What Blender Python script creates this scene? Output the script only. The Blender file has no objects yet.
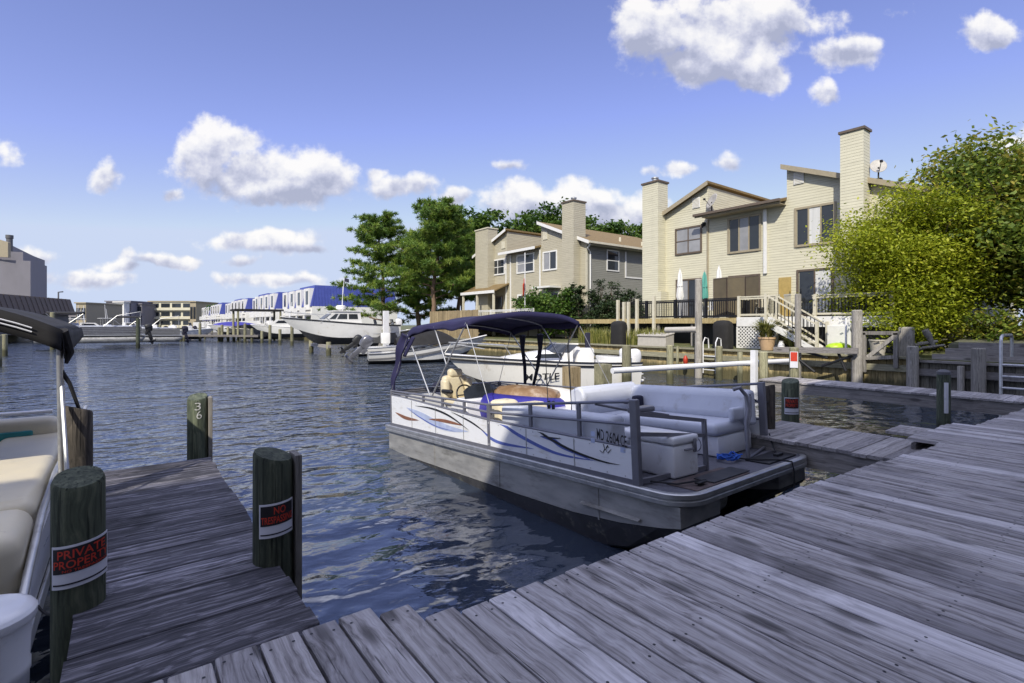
import bpy, bmesh, math, random
import numpy as np
from mathutils import Vector, Matrix, noise as mnoise
R = math.radians
scene = bpy.context.scene
col = scene.collection
random.seed(7); RNG = np.random.default_rng(11)
# ---------------------------------------------------------------- camera, light, exposure
# world frame: +Y runs along the finger docks, +X towards the tan houses, z = 0 is the water
FPX, HOR, EYE, YAW = 510.0, 324.0, 2.35, R(37.19)
cam = bpy.data.cameras.new('Camera'); camo = bpy.data.objects.new('Camera', cam); col.objects.link(camo)
camo.location = (0, 0, EYE); camo.rotation_euler = (R(90), 0, -YAW)
cam.sensor_width = 36; cam.lens = 36 * FPX / 1024; cam.shift_y = (HOR - 341.5) / 1024
cam.clip_start = 0.05; cam.clip_end = 8000
scene.camera = camo
SUN_S = Vector((.95, .68, -1.0)).normalized()          # direction the sunlight travels
sun_el = math.asin(-SUN_S.z); sun_az = math.atan2(-SUN_S.x, -SUN_S.y)
sl = bpy.data.lights.new('Sun', 'SUN'); sl.energy = 2.8; sl.angle = R(.6); sl.color = (1, .94, .82)
so = bpy.data.objects.new('Sun', sl); col.objects.link(so)
so.rotation_euler = SUN_S.to_track_quat('-Z', 'Y').to_euler()
scene.view_settings.view_transform = 'Standard'; scene.view_settings.look = 'None'
scene.view_settings.exposure = 0.76; scene.view_settings.gamma = 1
scene.cycles.max_bounces = 6; scene.cycles.glossy_bounces = 3; scene.cycles.transparent_max_bounces = 8
scene.cycles.caustics_reflective = False; scene.cycles.caustics_refractive = False
world = bpy.data.worlds.new('World'); scene.world = world; world.use_nodes = True

class NT:
    """small node-tree writer"""
    def __init__(s, tree): s.t = tree; s.n = tree.nodes; s.l = tree.links
    def node(s, kind, **kw):
        n = s.n.new(kind)
        for k, v in kw.items(): setattr(n, k, v)
        return n
    def put(s, sock, v):
        if hasattr(v, 'is_linked') or hasattr(v, 'links'): s.l.new(v, sock)
        elif v is not None: sock.default_value = v
    def math(s, op, a, b=None, c=None, clamp=False):
        n = s.node('ShaderNodeMath', operation=op, use_clamp=clamp)
        for i, v in enumerate((a, b, c)):
            if v is not None: s.put(n.inputs[i], v)
        return n.outputs[0]
    def vmath(s, op, a, b=None, out=0):
        n = s.node('ShaderNodeVectorMath', operation=op)
        s.put(n.inputs[0], a)
        if b is not None: s.put(n.inputs[1], b)
        return n.outputs[out]
    def noise(s, vec, scale, detail=4, rough=.55, dist=0, dims='3D'):
        n = s.node('ShaderNodeTexNoise', noise_dimensions=dims)
        if vec is not None: s.put(n.inputs['Vector'], vec)
        n.inputs['Scale'].default_value = scale; n.inputs['Detail'].default_value = detail
        n.inputs['Roughness'].default_value = rough; n.inputs['Distortion'].default_value = dist
        return n.outputs['Fac']
    def ramp(s, fac, stops, interp='LINEAR'):
        n = s.node('ShaderNodeValToRGB'); n.color_ramp.interpolation = interp
        e = n.color_ramp.elements
        while len(e) < len(stops): e.new(.5)
        for el, (p, c) in zip(e, stops):
            el.position = p; el.color = c if len(c) == 4 else (*c, 1)
        s.put(n.inputs[0], fac); return n.outputs[0]
    def mix(s, fac, a, b, mode='MIX'):
        n = s.node('ShaderNodeMix', data_type='RGBA', blend_type=mode)
        s.put(n.inputs[0], fac)
        for i, v in ((6, a), (7, b)):
            s.put(n.inputs[i], (*v, 1) if isinstance(v, tuple) and len(v) == 3 else v)
        return n.outputs[2]
    def mapr(s, v, a, b, c=0., d=1., smooth=True):
        n = s.node('ShaderNodeMapRange', interpolation_type='SMOOTHSTEP' if smooth else 'LINEAR')
        for i, q in enumerate((v, a, b, c, d)): s.put(n.inputs[i], q)
        return n.outputs[0]
    def xyz(s, v):
        n = s.node('ShaderNodeSeparateXYZ'); s.put(n.inputs[0], v); return n.outputs
    def comb(s, x, y, z):
        n = s.node('ShaderNodeCombineXYZ')
        for i, q in enumerate((x, y, z)): s.put(n.inputs[i], q)
        return n.outputs[0]
    def scale3(s, vec, sc): return s.vmath('MULTIPLY', vec, sc)

def build_world():
    t = NT(world.node_tree); t.n.clear()
    out = t.node('ShaderNodeOutputWorld'); bg = t.node('ShaderNodeBackground')
    bg.inputs['Strength'].default_value = 0.112
    sky = t.node('ShaderNodeTexSky', sky_type='NISHITA', sun_disc=False)
    sky.sun_elevation = sun_el; sky.sun_rotation = sun_az
    sky.air_density = 1.0; sky.dust_density = 0.6; sky.ozone_density = 3.0
    d = t.vmath('NORMALIZE', t.node('ShaderNodeTexCoord').outputs['Generated'])
    # flat-topped cumulus: each cloud is an ellipse (tangent plane round the canal's bearing) broken up by fractal noise
    fx, fy = math.sin(YAW), math.cos(YAW)
    f = t.math('MAXIMUM', t.vmath('DOT_PRODUCT', d, (fx, fy, 0), out='Value'), .02)
    a = t.math('DIVIDE', t.vmath('DOT_PRODUCT', d, (fy, -fx, 0), out='Value'), f)
    b = t.math('DIVIDE', t.xyz(d)[2], f)
    p = t.comb(a, b, 0.)
    warp = t.node('ShaderNodeTexNoise'); t.put(warp.inputs['Vector'], p); warp.inputs['Scale'].default_value = 9; warp.inputs['Detail'].default_value = 3
    wv = t.vmath('SCALE', t.vmath('SUBTRACT', warp.outputs['Color'], (.5, .5, .5))); wv.node.inputs['Scale'].default_value = .05
    p2 = t.vmath('ADD', p, wv)
    best = None; hgt = None
    for (cx, cy, rx, ry, k) in CLOUDS:
        c = ((cx - 512) / FPX, (HOR - cy) / FPX, 0)
        q = t.vmath('MULTIPLY', t.vmath('SUBTRACT', p2, c), (FPX / rx, FPX / ry, 0))
        m = t.math('MULTIPLY', t.math('SUBTRACT', 1., t.vmath('LENGTH', q, out='Value')), k)
        h = t.math('MULTIPLY', t.xyz(q)[1], t.mapr(m, -.3, .3))
        hgt = h if hgt is None else t.math('ADD', hgt, h)
        best = m if best is None else t.math('SMOOTH_MAX', best, m, .12)
    n1 = t.noise(p, 11, 9, .57)
    n2 = t.noise(t.vmath('ADD', p, (-.010, .026, 0)), 11, 9, .57)
    dens = t.math('ADD', best, t.math('ADD', t.math('MULTIPLY', t.math('SUBTRACT', n1, .5), 2.5), .12))
    alpha = t.mapr(dens, .0, .5)
    rim = t.math('MULTIPLY', t.math('SUBTRACT', n1, n2), 3.0)        # painted self-shade: billow light and dark put into the cloud colour
    lit = t.math('ADD', t.math('ADD', t.math('MULTIPLY', hgt, .55), rim), t.math('SUBTRACT', .66, t.math('MULTIPLY', dens, .22)), clamp=True)
    ccol = t.ramp(lit, [(0, (2.3, 2.45, 3.2)), (.35, (3.3, 3.4, 4.1)), (.7, (4.7, 4.7, 4.9)), (1, (5.4, 5.3, 5.2))])
    tint = t.mix(1., sky.outputs[0], SKY_TINT, 'MULTIPLY')
    tint = t.vmath('MINIMUM', tint, SKY_CAP)                          # keeps the low sky from washing out to white
    over = t.noise(d, 2.2, 8, .6)                                     # bright cloud cover added above the view to lift the shaded docks
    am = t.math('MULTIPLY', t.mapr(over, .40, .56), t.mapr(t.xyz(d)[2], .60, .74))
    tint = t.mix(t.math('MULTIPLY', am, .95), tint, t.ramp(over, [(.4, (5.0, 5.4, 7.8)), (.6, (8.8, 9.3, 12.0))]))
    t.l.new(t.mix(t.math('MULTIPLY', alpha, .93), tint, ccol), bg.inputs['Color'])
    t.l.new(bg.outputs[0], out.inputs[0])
SKY_TINT = (1.12, .87, 1.08)
SKY_CAP = (3.15, 3.65, 4.75)
CLOUDS = [  # centre, radii as seen (bearing/elevation in photo pixels), weight
    (205, 155, 42, 36, 1), (255, 172, 68, 30, 1), (315, 178, 52, 22, 1), (280, 195, 55, 14, .9), (236, 140, 40, 16, .7),
    (104, 178, 18, 17, .9), (173, 195, 12, 8, .7), (400, 185, 40, 14, .9), (375, 172, 12, 9, .7), (458, 193, 14, 9, .8),
    (270, 240, 65, 12, .9), (310, 245, 32, 8, .8), (245, 260, 20, 7, .7), (160, 262, 36, 8, .8), (85, 279, 45, 9, .8), (270, 278, 60, 8, .7),
    (120, 268, 30, 6, .6), (20, 262, 30, 8, .5),
    (660, 30, 48, 40, 1), (725, 25, 88, 48, 1), (700, 62, 60, 26, .9), (790, 18, 40, 24, .9), (640, 20, 26, 30, .8),
    (762, 74, 30, 20, .9), (840, 55, 46, 17, .9), (862, 45, 24, 12, .8), (824, 94, 16, 14, .7), (988, 30, 32, 18, 1), (905, 14, 16, 8, .5),
    (726, 163, 18, 9, .45), (678, 168, 16, 7, .4), (650, 172, 14, 5, .35),
    (522, 203, 44, 26, 1), (562, 208, 60, 28, 1), (610, 212, 56, 24, 1), (640, 216, 30, 16, .9), (590, 196, 40, 14, .7), (510, 163, 22, 6, .4),
    (1010, 145, 26, 14, .8), (1060, 138, 40, 18, .9), (-60, 150, 60, 24, .9), (1180, 60, 70, 30, 1), (560, -120, 120, 60, .9), (200, -160, 100, 46, .9),
]
build_world()

# ---------------------------------------------------------------- materials
MATS = {}
def pset(bs, **kw):
    for k, v in kw.items(): bs.inputs[k].default_value = v
def newmat(name):
    m = bpy.data.materials.new(name); m.use_nodes = True; t = NT(m.node_tree)
    bs = t.n['Principled BSDF']; MATS[name] = m
    return m, t, bs
def lin(c): return tuple(((x / 255) / 12.92 if x / 255 <= .04045 else ((x / 255 + .055) / 1.055) ** 2.4) for x in c)
def mat(name, c, rough=.6, metal=0., var=.25, sc=6., bump=0., bsc=40., stretch=(1, 1, 1), dirt=None, spec=.5, coat=0.):
    """plain paint/metal/fabric with uneven tone, optional grime in a second colour and a fine relief"""
    m, t, bs = newmat(name)
    co = t.node('ShaderNodeTexCoord').outputs['Object']
    v = t.scale3(co, stretch)
    n = t.noise(v, sc, 5, .6)
    lo = tuple(max(0, x * (1 - var)) for x in c); hi = tuple(min(1, x * (1 + var * .6)) for x in c)
    cc = t.ramp(n, [(.25, lo), (.75, hi)])
    if dirt:
        dcol, amt, dsc = dirt
        dn = t.noise(v, dsc, 8, .68)
        cc = t.mix(t.mapr(dn, .62 - amt * .3, .8, 0., 1.), cc, dcol)
    t.l.new(cc, bs.inputs['Base Color'])
    t.l.new(t.mapr(n, .2, .8, rough * .85, min(1, rough * 1.15)), bs.inputs['Roughness'])
    pset(bs, Metallic=metal); bs.inputs['Specular IOR Level'].default_value = spec
    if coat: bs.inputs['Coat Weight'].default_value = coat
    if bump:
        b = t.node('ShaderNodeBump'); b.inputs['Strength'].default_value = bump; b.inputs['Distance'].default_value = .01
        t.l.new(t.noise(v, bsc, 4), b.inputs['Height']); t.l.new(b.outputs[0], bs.inputs['Normal'])
    return m
def wood(name, dark, mid, light, along='Y', grain=1., knots=True, pale=None, rough=.8, blotch=.5, bump=.5, tide=None):
    """weathered boards: every board carries its own random number in the attribute 'rnd'"""
    m, t, bs = newmat(name)
    co = t.node('ShaderNodeTexCoord').outputs['Object']
    at = t.node('ShaderNodeAttribute'); at.attribute_name = 'rnd'
    r = t.xyz(at.outputs['Vector'])[0]
    off = t.comb(t.math('MULTIPLY', r, 37.), t.math('MULTIPLY', r, 91.), t.math('MULTIPLY', r, 13.))
    st = {'Y': (30, .8, 30), 'X': (.8, 30, 30), 'Z': (30, 30, .8)}[along]
    v = t.vmath('ADD', t.scale3(co, tuple(q * grain for q in st)), off)
    kn = {'Y': (7, 2.2, 7), 'X': (2.2, 7, 7), 'Z': (7, 7, 2.2)}[along]
    kv = t.vmath('ADD', t.scale3(co, tuple(q * grain for q in kn)), off)
    wrp = t.noise(t.vmath('ADD', t.scale3(co, (3, 3, 3)), off), 1., 2)
    vv = t.vmath('ADD', v, t.comb(t.math('MULTIPLY', wrp, 2.2), t.math('MULTIPLY', wrp, 2.2), t.math('MULTIPLY', wrp, 2.2)))
    g = t.noise(vv, 1.25, 8, .66, .15)
    cc = t.ramp(g, [(.3, dark), (.5, mid), (.72, light)])
    if pale:   # some boards bleached or replaced
        cc = t.mix(t.mapr(r, pale[1], pale[1] + .05, 0., pale[2]), cc, pale[0])
    cc = t.mix(1., cc, t.ramp(r, [(0, (.58, .57, .58)), (.35, (.95, .93, .92)), (.7, (.82, .80, .78)), (1, (1.3, 1.28, 1.27))]), 'MULTIPLY')
    bl = t.noise(co, 1.3, 5, .6)
    cc = t.mix(t.mapr(bl, .5, .72, 0., blotch), cc, tuple(x * .45 for x in dark))
    crack = t.noise(t.vmath('ADD', t.scale3(co, tuple(q * 2.2 for q in st)), off), 1., 2, .5)
    cm = t.mapr(crack, .60, .66) if along == 'Z' else t.mapr(crack, .66, .72)
    cc = t.mix(t.math('MULTIPLY', cm, .7), cc, tuple(x * .3 for x in dark))
    hgt = t.math('SUBTRACT', g, t.math('MULTIPLY', cm, .6))
    if knots:
        vo = t.node('ShaderNodeTexVoronoi'); t.put(vo.inputs['Vector'], kv); vo.inputs['Scale'].default_value = .75
        km = t.mapr(vo.outputs['Distance'], .09, .24, 1., 0.)
        cc = t.mix(t.math('MULTIPLY', km, .75), cc, tuple(x * .35 for x in dark))
    if tide:       # wet, weed-grown foot of a pile, with a ragged upper edge
        zz = t.math('ADD', t.xyz(co)[2], t.math('MULTIPLY', t.noise(t.scale3(co, (9, 9, 2)), 1., 5, .7), .5))
        cc = t.mix(t.mapr(zz, .62, .86, .85, 0.), cc, tide)
    t.l.new(cc, bs.inputs['Base Color']); pset(bs, Roughness=rough); bs.inputs['Specular IOR Level'].default_value = .3
    b = t.node('ShaderNodeBump'); b.inputs['Strength'].default_value = bump; b.inputs['Distance'].default_value = .006
    t.l.new(hgt, b.inputs['Height']); t.l.new(b.outputs[0], bs.inputs['Normal'])
    return m
def siding(name, c, course=.125):
    m, t, bs = newmat(name)
    co = t.node('ShaderNodeTexCoord').outputs['Object']
    x, y, z = t.xyz(co)
    fr = t.math('FRACT', t.math('DIVIDE', z, course))
    n = t.noise(t.scale3(co, (.5, .5, 3)), 2., 6, .65)
    cc = t.ramp(n, [(.25, tuple(q * .86 for q in c)), (.75, tuple(min(1, q * 1.08) for q in c))])
    st = t.noise(t.scale3(co, (2.5, 2.5, .25)), 1., 5, .6)
    cc = t.mix(t.mapr(st, .55, .8, 0., .22), cc, tuple(q * .6 for q in c))
    t.l.new(cc, bs.inputs['Base Color']); pset(bs, Roughness=.65)
    b = t.node('ShaderNodeBump'); b.inputs['Strength'].default_value = 1.; b.inputs['Distance'].default_value = .022
    h = t.ramp(fr, [(0, (1, 1, 1)), (.86, (.25, .25, .25)), (.93, (0, 0, 0)), (1, (1, 1, 1))])
    t.l.new(h, b.inputs['Height']); t.l.new(b.outputs[0], bs.inputs['Normal'])
    return m
def leafmat(name, c1, c2, c3, trans=.35):
    m, t, bs = newmat(name)
    at = t.node('ShaderNodeAttribute'); at.attribute_name = 'rnd'
    r = t.xyz(at.outputs['Vector'])[0]
    cc = t.ramp(r, [(0, c1), (.5, c2), (1, c3)])
    t.l.new(cc, bs.inputs['Base Color']); pset(bs, Roughness=.55); bs.inputs['Specular IOR Level'].default_value = .35
    tr = t.node('ShaderNodeBsdfTranslucent'); t.l.new(cc, tr.inputs[0])
    mx = t.node('ShaderNodeMixShader'); mx.inputs[0].default_value = trans
    o = t.n['Material Output']
    t.l.new(bs.outputs[0], mx.inputs[1]); t.l.new(tr.outputs[0], mx.inputs[2]); t.l.new(mx.outputs[0], o.inputs[0])
    return m
def glassmat(name, c, rough=.03):
    m, t, bs = newmat(name)
    co = t.node('ShaderNodeTexCoord').outputs['Object']
    n = t.noise(co, 1.2, 3)
    t.l.new(t.ramp(n, [(.3, tuple(q * .7 for q in c)), (.7, c)]), bs.inputs['Base Color'])
    pset(bs, Roughness=rough, IOR=1.5); bs.inputs['Specular IOR Level'].default_value = .6
    b = t.node('ShaderNodeBump'); b.inputs['Strength'].default_value = .05
    t.l.new(t.noise(co, 2.5, 2), b.inputs['Height']); t.l.new(b.outputs[0], bs.inputs['Normal'])
    return m

W_MAIN = wood('weathered_grey_deck', (.11, .10, .10), (.39, .375, .375), (.60, .59, .60), 'Y', 1., pale=((.66, .65, .67), .80, .3), blotch=.6, bump=1.)
W_FING = wood('dark_stained_deck', (.020, .020, .026), (.07, .069, .083), (.34, .335, .385), 'X', 1., blotch=.85, bump=.9)
W_FINR = wood('grey_finger_deck', (.18, .17, .17), (.34, .325, .32), (.5, .48, .47), 'X', 1., blotch=.3)
W_FASC = wood('grey_fascia', (.15, .14, .13), (.28, .265, .25), (.42, .40, .375), 'Y', 1., blotch=.4)
W_FASX = wood('grey_fascia_across', (.085, .08, .075), (.17, .16, .15), (.27, .25, .235), 'X', 1., blotch=.4)
W_PILE = wood('green_treated_pile', (.03, .038, .027), (.075, .09, .06), (.16, .175, .115), 'Z', .8, blotch=.5, knots=False, bump=1., tide=(.018, .02, .012))
W_PILB = wood('brown_pile', (.035, .031, .026), (.08, .07, .058), (.16, .14, .115), 'Z', .8, blotch=.5, knots=False, bump=1., tide=(.018, .02, .012))
W_PILG = wood('sunbleached_pile', (.16, .16, .10), (.28, .27, .17), (.42, .40, .27), 'Z', .8, blotch=.35, knots=False, bump=1., tide=(.05, .05, .025))
W_GREY = wood('silver_grey_timber', (.17, .16, .14), (.29, .275, .245), (.42, .40, .36), 'Z', .8, blotch=.3, knots=False)
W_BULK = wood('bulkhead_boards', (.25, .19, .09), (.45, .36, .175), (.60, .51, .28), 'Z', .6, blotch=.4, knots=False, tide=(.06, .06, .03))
W_BULS = wood('shaded_bulkhead_boards', (.09, .085, .07), (.17, .16, .13), (.26, .245, .2), 'Z', .6, blotch=.4, knots=False)  # darker copy of the bulkhead boards, shade put into the colour
W_CAP = wood('green_grey_cap', (.18, .17, .12), (.30, .29, .20), (.42, .40, .29), 'Y', .7, blotch=.3, knots=False)
W_FENC = wood('tan_fence_boards', (.2, .15, .08), (.33, .26, .15), (.45, .37, .23), 'Z', .6, blotch=.2, knots=False)
M_SCREW = mat('dark_screw', (.03, .03, .035), .5, .6)
M_CREAM = siding('cream_siding', (.55, .52, .39))
M_TAN = siding('tan_siding', (.41, .375, .28))
M_GREYS = siding('olive_grey_siding', (.23, .225, .19))
M_BACKS = siding('pale_siding', (.78, .77, .74))
M_TRIMW = mat('white_trim', (.72, .71, .68), .5, var=.08, dirt=((.4, .37, .3), .2, 3))
M_TRIMT = mat('tan_trim', (.33, .28, .19), .6, var=.15)
M_TRIMC = mat('cream_trim', (.58, .54, .42), .6, var=.12, dirt=((.3, .27, .2), .25, 5))
M_TRIMB = mat('brown_trim', (.12, .09, .065), .55, var=.2)
M_ROOF = mat('brown_shingles', (.21, .145, .06), .9, var=.45, sc=9, bump=.6, bsc=14, stretch=(1, 1.6, 1))
M_GLASS = glassmat('dark_window_glass', (.03, .035, .042))
M_GLASB = glassmat('blinds_behind_glass', (.32, .32, .33), .12)
M_CURT = mat('white_curtain', (.62, .62, .60), .7, var=.25, sc=1.2, stretch=(14, 14, .3), bump=.4, bsc=6)
M_BLACKM = mat('black_metal', (.012, .012, .014), .45, .3)
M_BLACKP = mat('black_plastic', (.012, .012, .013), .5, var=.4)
M_WHITEP = mat('white_plastic', (.72, .72, .73), .35, var=.06, dirt=((.45, .43, .38), .15, 6), coat=.2)
M_GEL = mat('white_gelcoat', (.74, .73, .70), .22, var=.06, sc=2, dirt=((.45, .40, .30), .2, 2.5), coat=.4)
M_GELH = mat('weathered_white_hull', (.80, .78, .73), .3, var=.06, sc=2.5, stretch=(1, 1, .5), dirt=((.45, .39, .3), .22, 3), coat=.2)
M_PANEL = mat('white_boat_panel', (.76, .765, .78), .3, var=.06, sc=3, stretch=(1, .6, 2.5), dirt=((.46, .43, .36), .3, 3), coat=.3)
M_ALU = mat('dull_aluminium', (.50, .50, .49), .42, .75, var=.2, sc=8, dirt=((.2, .19, .17), .3, 5))
M_ALUG = mat('grey_painted_rail', (.19, .19, .215), .38, .35, var=.15)
M_TOON = mat('oxidised_pontoon', (.45, .44, .41), .5, .5, var=.3, sc=4, stretch=(1, .5, 2), dirt=((.13, .12, .1), .5, 3))
M_TOOND = mat('pontoon_bottom_growth', (.05, .05, .055), .7, .1, var=.5, sc=6, dirt=((.2, .2, .15), .3, 8))
M_NAVY = mat('navy_canvas', (.017, .015, .062), .85, var=.25, sc=3, bump=.25, bsc=7)
M_NAVYD = mat('dark_navy_cover', (.012, .012, .03), .8, var=.3, sc=4, bump=.3, bsc=9)
M_BLACKC = mat('black_canvas', (.014, .013, .013), .85, var=.3, sc=4, bump=.3, bsc=8)
M_VINYL = mat('pale_blue_grey_vinyl', (.52, .54, .60), .42, var=.08, sc=3, dirt=((.34, .33, .33), .2, 4), bump=.1, bsc=18)
M_CREAMV = mat('cream_vinyl', (.70, .62, .44), .42, var=.1, sc=3, dirt=((.45, .38, .26), .15, 5), bump=.1, bsc=18)
M_TEAL = mat('teal_vinyl', (.03, .27, .27), .45, var=.15)
M_CARPET = mat('blue_grey_carpet', (.105, .105, .125), .95, var=.4, sc=30, bump=.5, bsc=160)
M_CARPR = mat('worn_brown_carpet', (.10, .075, .07), .95, var=.5, sc=12, bump=.5, bsc=120)
M_COVER = mat('white_canvas_cover', (.75, .73, .67), .8, var=.08, bump=.3, bsc=7)
M_TUBEB = mat('blue_inflatable', (.035, .03, .26), .5, var=.2, bump=.15, bsc=12)
M_TUBEO = mat('orange_inflatable', (.26, .155, .075), .6, var=.35, sc=5, dirt=((.62, .56, .48), .5, 2.5))
M_ROPEB = mat('blue_rope', (.03, .12, .5), .8, var=.4, sc=60)
M_ROPEK = mat('black_rope', (.015, .015, .018), .85, var=.4, sc=60)
M_BLUE = mat('blue_decal', (.10, .14, .42), .35)
M_LBLUE = mat('pale_blue_decal', (.42, .48, .66), .35)
M_ORNG = mat('rust_orange_decal', (.23, .10, .055), .45)
M_INK = mat('black_ink', (.012, .012, .014), .45, var=.1)
M_RED = mat('red_sign_ink', (.55, .045, .02), .5, var=.15, sc=14)
M_SIGNK = mat('black_sign_face', (.012, .01, .012), .4, var=.3)
M_SIGNW = mat('white_sign_face', (.66, .66, .70), .4, var=.06)
M_CHALK = mat('white_brushed_paint', (.62, .62, .6), .8, var=.25, sc=40)
M_GREYP = mat('grey_outboard_paint', (.13, .13, .145), .25, .3, var=.15, coat=.5)
M_ROOFBL = mat('blue_metal_roof', (.055, .075, .30), .5, .1, var=.12, sc=1.5)
M_WHITEW = mat('white_stucco', (.70, .69, .66), .7, var=.08, sc=1.)
M_CREAMB = mat('cream_stucco', (.55, .52, .40), .7, var=.1, sc=.6)
M_GREYB = mat('grey_concrete', (.21, .20, .22), .8, var=.2, sc=.4, stretch=(1, 1, .4))
M_GREYD = mat('dark_grey_cladding', (.11, .11, .115), .7, var=.2, sc=.6)
M_BROWNR = mat('brown_metal_roof', (.11, .088, .075), .7, .1, var=.25, sc=.8)
M_TERRA = mat('terracotta_pot', (.5, .34, .20), .75, var=.15)
M_TEALU = mat('teal_umbrella_cloth', (.10, .34, .28), .85, var=.2, stretch=(6, 6, .5))
M_WHITEU = mat('white_umbrella_cloth', (.72, .71, .69), .85, var=.15, stretch=(6, 6, .5))
M_LIME = mat('lime_plastic', (.42, .62, .02), .35)
M_YELLOW = mat('yellow_door_paint', (.42, .30, .10), .6, var=.2)
M_SCREEN = mat('brown_privacy_screen', (.125, .10, .06), .8, var=.25, sc=3, bump=.4, bsc=60)
M_DISH = mat('grey_dish', (.40, .38, .35), .5)
M_BARK = mat('grey_brown_bark', (.13, .095, .065), .9, var=.45, sc=5, stretch=(3, 3, .6), bump=.8, bsc=16)
M_PBARK = mat('pine_bark', (.20, .13, .085), .9, var=.45, sc=5, stretch=(3, 3, .6), bump=.8, bsc=12)
M_GRASS = mat('dry_lawn', (.11, .12, .045), .95, var=.5, sc=2.5, bump=.6, bsc=20, dirt=((.22, .17, .09), .4, 1.2))
M_LAND = mat('far_land', (.12, .12, .08), .95, var=.4, sc=.3)
M_BOXG = mat('grey_dock_box', (.44, .41, .36), .6, var=.12)
M_REDF = mat('red_fender', (.45, .04, .015), .45)
L_BUSH = leafmat('yellow_green_leaf', (.17, .23, .014), (.33, .38, .022), (.50, .49, .045), .4)
L_MAGN = leafmat('magnolia_leaf', (.06, .11, .018), (.19, .25, .032), (.44, .34, .065), .35)
L_PINE = leafmat('pine_needle', (.035, .085, .016), (.12, .21, .03), (.30, .37, .055), .35)
L_DECI = leafmat('deciduous_leaf', (.03, .075, .013), (.07, .135, .018), (.14, .20, .03), .35)
L_SHRB = leafmat('shrub_leaf', (.03, .07, .012), (.07, .14, .018), (.14, .21, .03), .35)
L_ARBO = leafmat('arborvitae_leaf', (.015, .03, .012), (.03, .055, .018), (.06, .085, .025), .2)
L_REED = leafmat('reed_blade', (.12, .15, .03), (.24, .25, .06), (.38, .34, .12), .35)

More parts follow.
